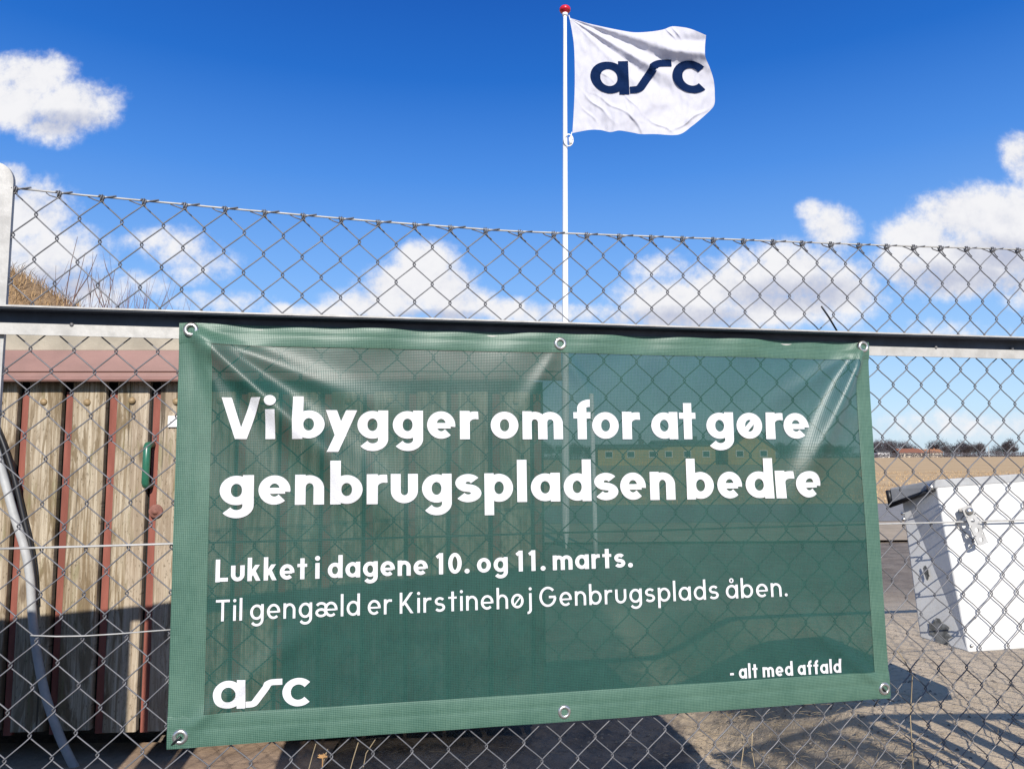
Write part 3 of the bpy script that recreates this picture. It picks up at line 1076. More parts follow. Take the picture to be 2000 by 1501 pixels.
def poly_at(E, t):
    x = t * (len(E) - 1); i = min(int(x), len(E) - 2); f = x - i
    p0 = E[max(i - 1, 0)]; p1 = E[i]; p2 = E[i + 1]; p3 = E[min(i + 2, len(E) - 1)]
    r = []
    for k in (0, 1):
        r.append(.5 * (2 * p1[k] + (p2[k] - p0[k]) * f + (2 * p0[k] - 5 * p1[k] + 4 * p2[k] - p3[k]) * f * f + (3 * p1[k] - p0[k] - 3 * p2[k] + p3[k]) * f ** 3))
    return r


def flag_px(u, v):
    t, b, l, r = poly_at(T_EDGE, u), poly_at(B_EDGE, u), poly_at(L_EDGE, v), poly_at(R_EDGE, v)
    out = []
    for k in (0, 1):
        out.append((1 - v) * t[k] + v * b[k] + (1 - u) * l[k] + u * r[k]
                   - ((1 - u) * (1 - v) * T_EDGE[0][k] + u * (1 - v) * T_EDGE[-1][k] + (1 - u) * v * B_EDGE[0][k] + u * v * B_EDGE[-1][k]))
    return out


def flag_d(px, py):
    """cloth relief, metres towards the viewer"""
    x, y = px - 1112, py - 36
    r = math.hypot(x, y) + 1e-6; a = math.degrees(math.atan2(y, x))
    d = 0.0
    grow = min(r / 160, 1)
    for (a0, wd, am) in [(16, 3.6, .050), (23.5, 3.2, -.055), (30, 3.0, .060), (37, 3.0, -.050), (44, 3.5, .030)]:
        d += am * grow * math.exp(-((a - a0) / wd) ** 2) * smooth(290, 170, r)
    # the top of the fly end curls over, the lower fly edge folds back
    fy = smooth(1200, 1375, px)
    edge_y = 112 - 18 * smooth(1380, 1250, px)
    d += .11 * fy * math.exp(-((py - edge_y + 12) / 17) ** 2)
    d -= .09 * fy * math.exp(-((py - 84) / 12) ** 2)
    d += .05 * math.sin((px - 1112) / 46 - (py - 150) / 90) * smooth(0, 90, x) * smooth(90, 150, py)
    d += .03 * math.sin((px - 1112) / 21 + (py - 150) / 30) * smooth(0, 120, x) * smooth(170, 240, py)
    for (cx, cy, ang, ln, wd, am) in [(1165, 205, 42, 34, 2.6, .016), (1205, 210, 30, 42, 2.8, .018), (1150, 222, 48, 22, 2.2, .012), (1240, 235, 60, 30, 3.2, .022),
                                       (1290, 245, 28, 24, 2.6, .022), (1180, 145, 40, 30, 2.4, .010), (1235, 200, 50, 22, 2.2, .014), (1320, 62, 60, 14, 2.2, .02), (1310, 66, 55, 14, 2.0, .018), (1345, 235, -32, 34, 3.0, .03)]:
        ca, sa_ = math.cos(math.radians(ang)), math.sin(math.radians(ang))
        al = (px - cx) * ca + (py - cy) * sa_; pe = -(px - cx) * sa_ + (py - cy) * ca + 2.0 * math.sin(al / 9)
        d += am * math.exp(-(pe / wd) ** 2) * math.exp(-(al / ln) ** 2)
    d += .022 * mnoise.noise((px / 22, py / 34, 0)) + .010 * mnoise.noise((px / 9, py / 15, 4))
    d -= .10 * smooth(1360, 1396, px) * smooth(110, 190, py)
    return d


def flag_pt(px, py, lift=0.0):
    p = px_plane_y(px, py, PY)
    return p + (CAM - p).normalized() * (flag_d(px, py) + lift)


fl = MB(); NU, NV = 240, 190
for j in range(NV + 1):
    for i in range(NU + 1):
        fl.v.append(flag_pt(*flag_px(i / NU, j / NV)))
for j in range(NV):
    for i in range(NU):
        k = j * (NU + 1) + i; fl.f.append((k, k + NU + 1, k + NU + 2, k + 1))
flag = empty('flag', 'white flag with dark blue lettering blowing to the right from the pole', 'flag', tuple(px_plane_y(1118, 260, PY)))
keep(fl.build('cloth', cloth_mat(), None, smooth=True), flag)
fg = MB()


def on_flag(px, py, ly): return flag_pt(px, py, .009 + .0012 * ly)


def TF(x, y):
    X = 1153 + x * (222 / 3.06)
    return X - 3 * (y - .5), 181 + 3 * (x / 3.06) - y * 65 + 3.0 * math.sin(x * 2.2)


logo(fg, on_flag, TF)
keep(fg.build('logo', M_NAVY), flag)

# short white post next to the flagpole
p0 = px_plane_y(1163, 1080, 8.0); p1 = px_plane_y(1155, 772, 8.0)
mp = MB(); mp.tube([(p0.x, 8.0, -.05), (p0.x, 8.0, 0.3), p1], .026, 14)
mp.lathe([(.026, 0), (.03, .005), (.02, .02), (0, .024)], p1, (0, 0, 1), 14)
tag(mp.build('marker_post', M_POLE, smooth=True), 'short thin white post beside the flagpole, behind the banner', 'post')

# ------------------------------------------------------------------ shed
SHT = math.radians(3.0); SD = 2.62
SDIR = Vector((math.cos(SHT), math.sin(SHT), 0)); SN = Vector((math.sin(SHT), -math.cos(SHT), 0))
SO = Vector((-math.sin(SHT), math.cos(SHT), 0)) * SD


def sp(s, n, hh): return SO + SDIR * s + SN * n + Vector((0, 0, hh))


def px_shed(px, py, n=0.0):
    d = ray(px, py); o = SO + SN * n
    p = CAM + d * ((o - CAM).dot(SN) / d.dot(SN))
    return (p - o).dot(SDIR), p.z


shed = empty('shed', 'low wooden shed with weathered planks and pink metal eaves', 'shed', tuple(SO))
shed.rotation_euler = (0, 0, SHT)
# local coordinates of the shed: x along the wall, y away from the viewer, z up
s_ref = px_shed(141, 800)[0]
PITCHW = px_shed(224, 800)[0] - px_shed(141, 800)[0]
PITCHW = .1475
PLW = .108
H_EAVE = px_shed(180, 756)[1]
S_END = px_shed(1062, 800)[0]
S_BEG = -2.9
BASE = px_shed(180, 1428)[1]
pk = MB(); rb = MB()
k0 = int((S_BEG - s_ref) / PITCHW)
bolts = []
k = k0
M_WOOD = None
while True:
    x0 = s_ref + k * PITCHW
    if x0 + PLW > S_END + .02: break
    j1, j2 = random.uniform(-.003, .003), random.uniform(-.003, .003)
    zb = BASE + random.uniform(-.012, .012)
    b = .004
    y0 = random.uniform(-.003, .003)
    ring_f = [(x0 + b, y0), (x0, y0 + b), (x0, y0 + .025), (x0 + PLW + j1, y0 + .025), (x0 + PLW + j1, y0 + b), (x0 + PLW + j1 - b, y0)]
    b0 = len(pk.v)
    NZ = 12
    for q in range(NZ + 1):
        z = zb + (H_EAVE + .03 - zb) * q / NZ
        dxx = .0025 * mnoise.noise((k * 3.1, z * 1.7, 0))
        for (xx, yy) in ring_f: pk.v.append(Vector((xx + dxx, yy, z)))
    for q in range(NZ):
        for r in range(6):
            a0 = b0 + q * 6 + r; a1 = b0 + q * 6 + (r + 1) % 6
            pk.f.append((a0, a1, a1 + 6, a0 + 6))
    pk.f.append(tuple(b0 + r for r in range(6))[::-1]); pk.f.append(tuple(b0 + NZ * 6 + r for r in range(6)))
    bolts.append(x0 + PLW / 2 + random.uniform(-.004, .004))
    # red board recessed in the gap to the right
    rx0 = x0 + PLW + .013
    rb.box(rx0, rx0 + .0265, .012, .03, BASE - .01, H_EAVE - random.uniform(.012, .02))
    k += 1
wood = wood_mat()
pk.build('plank_cladding', wood, shed)
rb.build('red_batten', M_REDBOARD, shed)
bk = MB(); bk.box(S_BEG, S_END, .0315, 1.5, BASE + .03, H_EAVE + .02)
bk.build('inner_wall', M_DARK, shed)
for x in bolts:
    if x < -2.0: continue
    b = MB(); zz = px_shed(170, 784)[1] + random.uniform(-.004, .004)
    b.lathe([(.0118, .0), (.0115, .002), (.009, .006), (.004, .0085), (0, .009)], (x, -.003, zz), (0, -1, 0), 16)
    b.build('bolt', M_BRASS, shed, smooth=True)
# pink metal eaves: a folded profile run along the wall
h745, h735, h725, h690, h683 = [px_shed(180, y, .05)[1] for y in (745, 736, 727, 690, 683)]
prof = [(.01, h745 + .012), (-.052, h745 + .004), (-.058, h745), (-.062, h745 + .006), (-.056, h735), (-.050, h735 + .002), (-.046, h725), (-.052, h725 + .004), (-.042, h690), (-.040, h683), (-.025, h683 + .002), (.02, h683 + .002)]
ev = MB(); xs = [S_BEG - .1, -1.62, -1.615, -.4, S_END + .06]
for x in xs:
    dz = 0
    for (yy, zz) in prof: ev.v.append(Vector((x, yy, zz + dz)))
n_p = len(prof)
for a in range(len(xs) - 1):
    for q in range(n_p - 1):
        ev.f.append((a * n_p + q, (a + 1) * n_p + q, (a + 1) * n_p + q + 1, a * n_p + q + 1))
ev.f.append(tuple((len(xs) - 1) * n_p + q for q in range(n_p)))
ev.build('eaves_flashing', M_PINK, shed)
up = MB(); htop = px_shed(180, 641)[1]
up.box(S_BEG - .08, S_END + .05, -.018, 1.55, h683 + .004, htop)
up.build('roof', M_UPPER, shed)
# door furniture: green pull handle, round lock plate, white catch
s1_, z1_ = px_shed(289.5, 868, .02); s2_, z2_ = px_shed(285.5, 948, .02)
b = MB(); b.tube([(s1_, .02, z1_ - .0), (s1_, -.022, z1_ - .002), (s1_, -.028, z1_ - .012), (s2_, -.028, z2_ + .012), (s2_, -.022, z2_ + .002), (s2_, .02, z2_)], .0125, 12)
b.build('handle', M_GREENH, shed, smooth=True)
s_, z_ = px_shed(303, 998, .01)
b = MB(); b.lathe([(.0235, 0), (.0235, .004), (.02, .006), (.01, .0065), (.0095, .012), (0, .0125)], (s_, -.003, z_), (0, -1, 0), 24)
b.build('lock_plate', M_RUST, shed, smooth=True)
s_, z_ = px_shed(338, 822, .01)
b = MB(); b.box(s_ - .018, s_ + .018, -.009, -.0015, z_ - .02, z_ + .018); b.lathe([(.004, 0), (.003, .003), (0, .004)], (s_ - .009, -.009, z_), (0, -1, 0), 12)
b.build('catch', M_WHITEPAINT, shed)

# hose and cable running down the shed wall
def wall_line(pxs, n, r, name, m, label, cat):
    b = MB(); P = []
    c = [px_shed(*p, n) for p in pxs]
    E = [(s, hh) for s, hh in c]
    for q in range(8 * (len(E) - 1) + 1):
        s, hh = poly_at(E, q / (8 * (len(E) - 1))); P.append(sp(s, n, hh))
    b.tube(P, r, 12)
    return tag(b.build(name, m, smooth=True), label, cat)


wall_line([(-60, 740), (-18, 850), (4, 920), (26, 1000), (48, 1070), (59, 1130), (63, 1200), (73, 1280), (90, 1360), (118, 1440), (150, 1505), (178, 1540)], .03, .0135, 'hose', M_HOSE,
          'light grey hose hanging down the front of the shed planks', 'hose')
wall_line([(-50, 740), (-8, 830), (12, 880), (30, 940), (44, 1000), (58, 1060), (66, 1110), (70, 1180)], .018, .0085, 'cable', M_BLACK,
          'black cable running alongside the grey hose on the shed', 'cable')

# ------------------------------------------------------------------ white box hung on the inside of the fence
NBX = -.009
Fx = [px_fence(*p, NBX) for p in [(1829, 945), (2120, 922), (2155, 1256), (1893, 1274)]]
Bx = [px_fence(*p, NBX - .105) for p in [(1757, 948), (2100, 936), (2120, 1232), (1796, 1245)]]
tb_o = fp(Fx[3][0], NBX, Fx[3][1])
mail = empty('metal_box', 'white metal box with grey lid hung tilted behind the fence', 'box', tuple(tb_o))
bx = MB()
bx.hexa([fp(s, NBX, hh) for s, hh in Fx] + [fp(s, NBX - .105, hh) for s, hh in Bx])
o = keep(bx.build('body', mat('white_enamel', (.80, .79, .77), .35, col2=(.66, .64, .61), vscale=7, bump=.03), None), mail)
bv = o.modifiers.new('bevel', 'BEVEL'); bv.width = .004; bv.segments = 3
ld = MB()
LA = [px_fence(*p, NBX) for p in [(1826, 936), (2125, 915), (2126, 932), (1826, 953)]]
LBk = [px_fence(*p, NBX - .11) for p in [(1737, 953), (2095, 930), (2096, 960), (1742, 984)]]
ld.hexa([fp(s, NBX + .001, hh) for s, hh in LA] + [fp(s, NBX - .11, hh) for s, hh in LBk])
M_LID = mat('grey_lid', (.42, .42, .42), .5, var=.2, vscale=20, bump=.05)
o = keep(ld.build('lid', M_LID, None), mail)
bv = o.modifiers.new('bevel', 'BEVEL'); bv.width = .003; bv.segments = 2
sl = MB()
a_ = [px_fence(1829, 955, NBX + .0)[0:2], px_fence(1742, 987, NBX - .112)[0:2]]
sl.tube([fp(a_[0][0] - .003, NBX - .004, a_[0][1]), fp(a_[1][0] - .004, NBX - .115, a_[1][1])], .0055, 8)
b1 = px_fence(1737, 957, NBX - .115); b2 = px_fence(1743, 986, NBX - .115)
sl.tube([fp(b1[0] - .004, NBX - .115, b1[1]), fp(b2[0] - .004, NBX - .115, b2[1])], .006, 8)
keep(sl.build('seal', M_BLACK, None, smooth=True), mail)
# screws and worn spots on the side
for (px, py, n_, r_) in [(1766, 1002, -.085, .0042), (1768, 1013, -.085, .0042), (1903, 1205, NBX + .001, .0035), (1818, 951, -.02, .009), (1897, 1260, NBX + .001, .004)]:
    s, hh = px_fence(px, py, n_)
    b = MB(); b.lathe([(r_, -.003), (r_, .002), (r_ * .6, .004), (0, .0045)], fp(s - (.004 if n_ < -.015 else 0), n_, hh), (-FDIR if n_ < -.015 else FN), 14)
    keep(b.build('screw', M_STEEL, None, smooth=True), mail)


def side_pt(t, v):   # on the left side of the body
    ft, fb, bt, bb = fp(Fx[0][0], NBX, Fx[0][1]), fp(Fx[3][0], NBX, Fx[3][1]), fp(Bx[0][0], NBX - .105, Bx[0][1]), fp(Bx[3][0], NBX - .105, Bx[3][1])
    return (ft * (1 - v) + fb * v) * (1 - t) + (bt * (1 - v) + bb * v) * t - FDIR * .0015


for (t0, v0, rt, rv) in [(.62, .56, .07, .05), (.52, .93, .24, .09)]:
    b = MB(); n = 22
    b.v.append(side_pt(t0, v0))
    for q in range(n):
        a = 6.283 * q / n; kk = random.uniform(.65, 1.1)
        b.v.append(side_pt(t0 + rt * math.cos(a) * kk, min(v0 + rv * math.sin(a) * kk, .995)))
    for q in range(n): b.f.append((0, 1 + q, 1 + (q + 1) % n))
    keep(b.build('worn_patch', mat('flaked_dark', (.10, .10, .09), .8, col2=(.28, .28, .27), vscale=90), None), mail)


def holed_bar(p0, p1, wdt, nh, org, nrm, mname):
    """perforated flat bar from p0 to p1"""
    ax = (p1 - p0); L = ax.length; ax.normalize(); side = nrm.cross(ax).normalized()
    b = MB(); cell = L / nh; n = 16
    for fz in (.0011, -.0011):
        for c in range(nh):
            cx = (c + .5) * cell
            b0 = len(b.v)
            for q in range(n):
                a = 6.2832 * (q + .5) / n; ca, sa_ = math.cos(a), math.sin(a)
                kx = cell / 2 / max(abs(ca), 1e-6); ky = wdt / 2 / max(abs(sa_), 1e-6); kk = min(kx, ky)
                b.v.append(p0 + ax * (cx + ca * wdt * .19) + side * (sa_ * wdt * .19) + nrm * fz)
                b.v.append(p0 + ax * (cx + ca * kk) + side * (sa_ * kk) + nrm * fz)
            for q in range(n):
                i0_, i1_ = b0 + 2 * q, b0 + 2 * ((q + 1) % n)
                b.f.append((i0_, i0_ + 1, i1_ + 1, i1_))
    # rim
    b.hexa([p0 + side * (wdt / 2) + nrm * .0011, p1 + side * (wdt / 2) + nrm * .0011, p1 + side * (wdt / 2 + .0006) + nrm * .0011, p0 + side * (wdt / 2 + .0006) + nrm * .0011,
            p0 + side * (wdt / 2) - nrm * .0011, p1 + side * (wdt / 2) - nrm * .0011, p1 + side * (wdt / 2 + .0006) - nrm * .0011, p0 + side * (wdt / 2 + .0006) - nrm * .0011])
    return b


pa = fp(*[px_fence(1885, 988, .010)[i] if i == 0 else .012 for i in (0, 1)], px_fence(1885, 988, .010)[1])
pb = fp(px_fence(1917, 1062, .022)[0], .026, px_fence(1917, 1062, .022)[1])
br = holed_bar(pa, pb, .026, 4, pa, FN, 'bracket')
o = keep(br.build('bracket', M_GALV, None), mail)
b = MB(); b.lathe([(.006, -.02), (.006, .002), (.0085, .0025), (.008, .006), (0, .0075)], pa + (pb - pa) * .13 + FN * .001, FN, 16)
c_ = keep(b.build('screw', M_STEEL, None, smooth=True), mail)

# ------------------------------------------------------------------ unseen gate and bars, put in to throw shade from beside the viewer
sg = empty('unseen_gate', 'unseen green sheet gate leaf left of the fence post, put in to shade the shed wall', 'gate', tuple(fp(-1.6, 0, 0)))
for (a, b_) in [(-.768, s0 - .004), (-2.3, -.818)]:
    m_ = MB(); P = [fp(a, .0, .05), fp(b_, .0, .05), fp(b_, .0, 1.25), fp(a, .0, 1.25), fp(a, .012, .05), fp(b_, .012, .05), fp(b_, .012, 1.25), fp(a, .012, 1.25)]
    m_.hexa(P); keep(m_.build('shade_panel', M_SCREEN, None), sg)
rl = empty('unseen_railing', 'unseen upright steel bars added beside the viewer to stripe the ground', 'unseen_railing', (1.5, 1.2, 0))
x = .91; k = 0
while x < 2.4:
    thick = x > 1.17
    r = .021 if thick else .0115
    b = MB(); b.tube([(x, 1.2, .0), (x, 1.2, .80)], r, 10)
    keep(b.build('unseen_bar', M_GALV, None, smooth=True), rl)
    x += (.098 if thick else .045)
b = MB(); b.tube([(.89, 1.2, .805), (2.4, 1.2, .805)], .014, 10); keep(b.build('unseen_handrail', M_GALV, None, smooth=True), rl)

# ------------------------------------------------------------------ weeds, straw, stones
def stalk(mb, p, hgt, r, lean_, twigs, seed):
    rnd = random.Random(seed); p = Vector(p); P = [p]; d = Vector((rnd.uniform(-1, 1) * lean_, rnd.uniform(-.5, .5) * lean_, 1)).normalized()
    for q in range(7):
        d = (d + Vector((rnd.uniform(-.1, .1), rnd.uniform(-.1, .1), .02))).normalized(); P.append(P[-1] + d * hgt / 7)
    mb.tube(P, [r * (1 - .8 * i / 7) for i in range(8)], 5)
    for t in range(twigs):
        i = rnd.randint(2, 6); a = rnd.uniform(0, 6.283); L = hgt * rnd.uniform(.12, .32)
        e = Vector((math.cos(a) * .5, math.sin(a) * .3, .9)).normalized()
        mb.tube([P[i], P[i] + e * L * .5, P[i] + (e + Vector((0, 0, .25))).normalized() * L], [r * .5, r * .4, r * .15], 4)


def mound_z(x, y): return hill_h(x, y) * smooth(3.4, 5.0, y) - .1


for (pxs, top, nm, lb, tw_) in [([(122, 470, .011), (137, 465, .010), (108, 525, .006), (170, 535, .008)], 0, 'weed_stalk', 'tall dark dry weed stalks standing on the mound beside the post', 3),
                                ([(172, 510, .010), (196, 530, .008), (212, 545, .007), (228, 550, .006), (205, 505, .005)], 0, 'weed_stalk', 'cluster of thin dry stalks where the mound meets the rail', 5)]:
    mb = MB(); Y = 7.0
    for i_, (px, py, r) in enumerate(pxs):
        tp = px_plane_y(px, py, Y); b0_ = mound_z(tp.x, Y)
        stalk(mb, (tp.x + .02, Y, b0_), tp.z - b0_, r, .06, tw_, i_ + px)
    tag(mb.build(nm, M_STALK), lb, 'weed')
mb = MB()
for i_ in range(34):
    px = random.uniform(190, 318); Y = random.uniform(6.6, 7.4); tp = px_plane_y(px, 600 - random.uniform(5, 75) * (1 - abs(px - 250) / 120), Y)
    b0_ = mound_z(tp.x, Y); stalk(mb, (tp.x - .1 * random.random(), Y, b0_), max(tp.z - b0_, .2), .0045, .2, 5, 100 + i_)
tag(mb.build('bare_shrub', mat('reddish_twig', (.17, .10, .11), .9), None), 'wispy bare shrub with reddish twigs right of the weed stalks', 'shrub')

st = MB()
rnd = random.Random(3)
for i_ in range(4000):
    x_ = rnd.uniform(-1.0, 1.7); y_ = rnd.uniform(1.75, 4.2); r = rnd.uniform(.002, .008) * (1.6 if rnd.random() < .06 else 1)
    if y_ > SD + x_ * math.tan(SHT) - .1 and x_ < .2: continue
    z_ = ground_z(x_, y_)
    b0_ = len(st.v)
    for vv in [(0, 0, 1), (1, 0, 0), (0, 1, 0), (-1, 0, 0), (0, -1, 0)]:
        st.v.append(Vector((x_ + vv[0] * r * rnd.uniform(.7, 1.3), y_ + vv[1] * r * rnd.uniform(.7, 1.3), z_ - .001 + vv[2] * r * rnd.uniform(.6, 1.0))))
    st.f += [(b0_, b0_ + 1, b0_ + 2), (b0_, b0_ + 2, b0_ + 3), (b0_, b0_ + 3, b0_ + 4), (b0_, b0_ + 4, b0_ + 1)]
tag(st.build('gravel', mat('stones', (.30, .26, .215), .9, col2=(.12, .10, .085), vscale=7)), 'small stones and crumbs scattered on the bare ground', 'gravel', kind='stuff')
sw = MB()
for i_ in range(900):
    x_ = rnd.gauss(.80, .14) if i_ % 3 else rnd.uniform(-.9, 1.6); y_ = rnd.uniform(1.72, 2.9); a = rnd.uniform(0, 6.28); L = rnd.uniform(.02, .09)
    z_ = max(ground_z(x_, y_), ground_z(x_ + math.cos(a) * L, y_ + math.sin(a) * L)) + .004
    p = Vector((x_, y_, z_)); q = p + Vector((math.cos(a) * L, math.sin(a) * L, rnd.uniform(0, .012))); m_ = (p + q) / 2 + Vector((rnd.uniform(-.004, .004), 0, .004))
    sw.tube([p, m_, q], .00045, 3)
tag(sw.build('straw', M_STRAW), 'loose dry straw and grass bits lying along the fence foot', 'straw', kind='stuff')


def fence_weed(pxs, name, label, m):
    mb = MB()
    for line, r in pxs:
        P = []
        for (px, py) in line:
            s, hh = px_fence(px, py, -.02); P.append(fp(s, -.02, hh))
        P.append(Vector((P[-1].x, P[-1].y, ground_z(P[-1].x, P[-1].y) - .005)))
        mb.tube(P, r, 5)
    return tag(mb.build(name, m, smooth=True), label, 'weed')


fence_weed([([(640, 1462), (632, 1485), (628, 1505)], .0012), ([(700, 1448), (690, 1480), (682, 1510)], .0009), ([(618, 1448), (610, 1475), (602, 1505)], .0009), ([(735, 1440), (715, 1470), (708, 1505)], .0008)],
           'dry_weed', 'thin dry stems poking through the mesh below the banner', M_STRAW)
fw = MB()
s, hh = px_fence(630, 1479, -.012); c = fp(s, -.012, hh)
for q in range(9):
    a = q / 9 * 3.4 - .1; e = FDIR * math.cos(a) + Vector((0, 0, 1)) * (math.sin(a) * .7 + .1) + FN * random.uniform(-.3, .3)
    fw.tube([c, c + e * .006, c + e * random.uniform(.007, .011)], [.0010, .0013, .0004], 5)
fw.tube([c, c - Vector((0, 0, .05)), Vector((c.x + .003, c.y + .01, ground_z(c.x, c.y)))], .0009, 5)
tag(fw.build('dead_flower', mat('orange_petals', (.42, .24, .10), .9)), 'withered orange flower head under the left half of the banner', 'flower')
fence_weed([([(1752, 1270), (1768, 1292), (1782, 1318), (1778, 1400)], .0012)],
           'bent_stem', 'single bent dry stem standing by the lower right banner corner', M_STRAW)
fence_weed([([(1448, 1428), (1452, 1460), (1446, 1505)], .001), ([(1470, 1420), (1468, 1460), (1476, 1508)], .001)],
           'dry_weed', 'bent dry stems caught in the mesh right of the banner foot', M_STRAW)

# ------------------------------------------------------------------ far side of the field: trees, houses, lamps
def bare_tree(name, seed, hgt, wid, dense, label, group, m):
    rnd = random.Random(seed)
    root = empty(name, label, 'tree', (0, 0, 0), group)
    tr = MB(); tr.tube([(0, 0, -.1), (.05, 0, hgt * .25), (0, .05, hgt * .5), (.1, 0, hgt * .8)], [.16, .13, .09, .03], 7)
    for q in range(9):
        a = rnd.uniform(0, 6.28); z0 = hgt * rnd.uniform(.18, .55); L = wid * rnd.uniform(.3, .5)
        tr.tube([(0, 0, z0), (math.cos(a) * L * .6, math.sin(a) * L * .6, z0 + hgt * .15), (math.cos(a) * L, math.sin(a) * L, z0 + hgt * .34)], [.06, .04, .015], 5)
    tr.build('trunk', m, root)
    cr = MB(); lob = [(rnd.uniform(-.28, .28) * wid, rnd.uniform(-.28, .28) * wid, hgt * rnd.uniform(.38, .80), wid * rnd.uniform(.16, .30)) for _ in range(9)]
    for q in range(dense):
        lx, ly, lz, lr = rnd.choice(lob)
        d = Vector((rnd.gauss(0, 1), rnd.gauss(0, 1), rnd.gauss(0, 1))).normalized() * lr * rnd.uniform(.3, 1.1)
        p = Vector((lx, ly, lz)) + d
        if p.z < hgt * .1: continue
        e = (d.normalized() + Vector((rnd.uniform(-.6, .6), rnd.uniform(-.6, .6), rnd.uniform(0, .9)))).normalized(); L = hgt * rnd.uniform(.05, .13)
        sd = e.orthogonal().normalized() * rnd.uniform(.05, .12)
        cr.add([p - sd, p + sd, p + e * L], [(0, 1, 2)])
    cr.build('crown', m, root)
    return root


protos = [bare_tree('bare_tree', 11, 7.5, 8, 1500, 'bare brown tree in the far row beyond the field', 'trees in the far row beyond the field', M_TWIG),
          bare_tree('bare_tree', 12, 6.2, 9, 1500, 'bare brown tree in the far row beyond the field', 'trees in the far row beyond the field', M_TWIG),
          bare_tree('bare_tree', 13, 8.5, 7, 1200, 'bare brown tree in the far row beyond the field', 'trees in the far row beyond the field', M_TWIG),
          bare_tree('evergreen_tree', 14, 6.0, 6, 1500, 'dark evergreen tree among the bare far trees', 'dark evergreens in the far row', M_EVER)]
rnd = random.Random(21)
used = [False] * 4
x_ = -40.0; n_t = 0
while x_ < 345:
    k = rnd.choice([0, 0, 1, 1, 2, 3]); Y = rnd.uniform(430, 490); sc_ = rnd.uniform(.85, 1.5)
    pr = protos[k]
    if not used[k]:
        pr.location = (x_, Y, 0); pr.scale = (sc_,) * 3; used[k] = True
    else:
        dup(pr, (x_, Y, 0), sc_, rnd.uniform(0, 6.28))
    x_ += rnd.uniform(2.6, 6.2)

hd = MB()
for q in range(14000):
    x_ = rnd.uniform(-60, 360); hg = 2.6 + 1.5 * mnoise.noise((x_ * .09, 0, 0)); p = Vector((x_, 422 + rnd.uniform(-1.5, 1.5), rnd.uniform(0, hg)))
    a = rnd.uniform(0, 6.28); e = Vector((math.cos(a), .2, abs(math.sin(a)))) * rnd.uniform(.3, .7); sd = Vector((-e.z, 0, e.x)).normalized() * rnd.uniform(.12, .3)
    hd.add([p - sd, p + sd, p + e], [(0, 1, 2)])
tag(hd.build('hedge', M_TWIG), 'low dark hedge running along the far edge of the field', 'hedge')


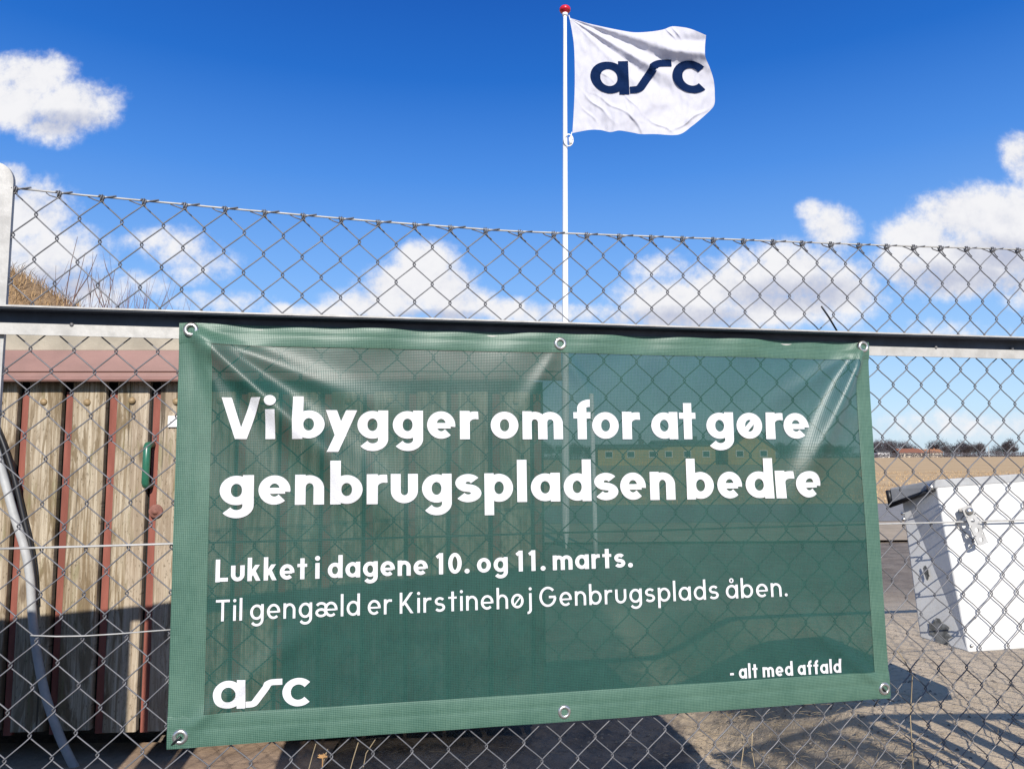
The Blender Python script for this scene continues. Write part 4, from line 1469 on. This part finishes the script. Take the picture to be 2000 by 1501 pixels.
def house(name, label, X, Y, wd, dp, wall_h, roof_h, mw, mr, gable_front=False, wins=3):
    root = empty(name, label, 'house', (X, Y, 0))
    b = MB(); b.box(-wd / 2, wd / 2, 0, dp, -.1, wall_h)
    if gable_front:
        b.add([(-wd / 2, 0, wall_h), (wd / 2, 0, wall_h), (0, 0, wall_h + roof_h), (-wd / 2, dp, wall_h), (wd / 2, dp, wall_h), (0, dp, wall_h + roof_h)], [(0, 1, 2), (3, 5, 4)])
    b.build('wall', mw, root)
    r = MB(); e = .35; tk = .14
    if gable_front:
        for sg_ in (-1, 1):
            r.hexa([(sg_ * (wd / 2 + e), -e, wall_h - e * roof_h / (wd / 2)), (sg_ * (wd / 2 + e), dp + e, wall_h - e * roof_h / (wd / 2)), (0, dp + e, wall_h + roof_h + .01), (0, -e, wall_h + roof_h + .01),
                    (sg_ * (wd / 2 + e), -e, wall_h - e * roof_h / (wd / 2) + tk), (sg_ * (wd / 2 + e), dp + e, wall_h - e * roof_h / (wd / 2) + tk), (0, dp + e, wall_h + roof_h + tk + .01), (0, -e, wall_h + roof_h + tk + .01)])
    else:
        for (y0, y1) in ((-e, dp / 2), (dp + e, dp / 2)):
            r.hexa([(-wd / 2 - e, y0, wall_h + .01), (wd / 2 + e, y0, wall_h + .01), (wd / 2 + e, y1, wall_h + roof_h), (-wd / 2 - e, y1, wall_h + roof_h),
                    (-wd / 2 - e, y0, wall_h + tk), (wd / 2 + e, y0, wall_h + tk), (wd / 2 + e, y1, wall_h + roof_h + tk), (-wd / 2 - e, y1, wall_h + roof_h + tk)])
    ro = r.build('roof', mr, root)
    c = MB(); c.box(wd * .2, wd * .2 + .6, dp * .42, dp * .42 + .6, wall_h + roof_h * .5, wall_h + roof_h + .7); c.build('chimney', mr, ro)
    for q in range(wins):
        xw = -wd / 2 + wd * (q + .5) / wins
        f_ = MB(); f_.box(xw - .5, xw + .5, -.06, .02, 1.0, 1.85); fo = f_.build('window', M_WHITEPAINT, root)
        g_ = MB(); g_.box(xw - .43, xw + .43, -.075, -.055, 1.07, 1.78); g_.build('pane', M_GLASS, fo)
    return root


def xat(px, Y): return (px - 1000) / F * Y


house('yellow_house', 'long low yellow house with flat grey roof seen through the banner', xat(1230, 96), 96, 8.5, 8, 2.2, .5, M_YELLOWWALL, M_ROOFGREY, False, 3)
house('yellow_house', 'yellow house with a steep front gable seen through the banner right half', xat(1465, 97), 97, 6.2, 9, 2.0, 2.2, M_YELLOWWALL, M_ROOFRED, True, 2)
house('yellow_house', 'narrow yellow house wing between the low house and the gabled house', xat(1340, 99), 99, 7.5, 7, 2.6, .6, M_YELLOWWALL, M_ROOFGREY, False, 3)
house('bungalow', 'pale bungalow with orange tiled roof among the far trees, nearest the banner', xat(1775, 428), 428, 13, 8, 2.6, 2.4, M_CREAM, M_ROOFRED, False, 5)
house('bungalow', 'wider bungalow with orange tiled roof right of the other far bungalow', xat(1818, 428), 428, 11, 8, 2.6, 2.0, M_CREAM, mat('orange_tile', (.36, .17, .09), .85, var=.2, vscale=1), False, 4)
house('bungalow', 'white far house partly hidden by trees beside the banner edge', xat(1722, 428), 428, 7, 8, 2.9, 1.4, M_WHITEPAINT, M_ROOFGREY, False, 3)
for (px, top, lb) in [(1811, 864, 'dark slim street lamp standing above the far bungalow roofs'), (1926, 873, 'pale slim street lamp in front of the far trees at right')]:
    Y = 410; X = xat(px, Y); hgt = 1 + (889 - top) * Y / F
    r_ = empty('street_lamp', lb, 'street lamp', (X, Y, 0))
    b = MB(); b.tube([(0, 0, 0), (0, 0, hgt * .7), (0, 0, hgt)], [.22, .18, .13], 8); b.build('pole', M_GALV if top > 870 else M_BLACK, r_)
    b = MB(); b.box(-.9, .25, -.25, .25, hgt, hgt + .2); b.build('lamp_head', M_GALV if top > 870 else M_BLACK, r_)
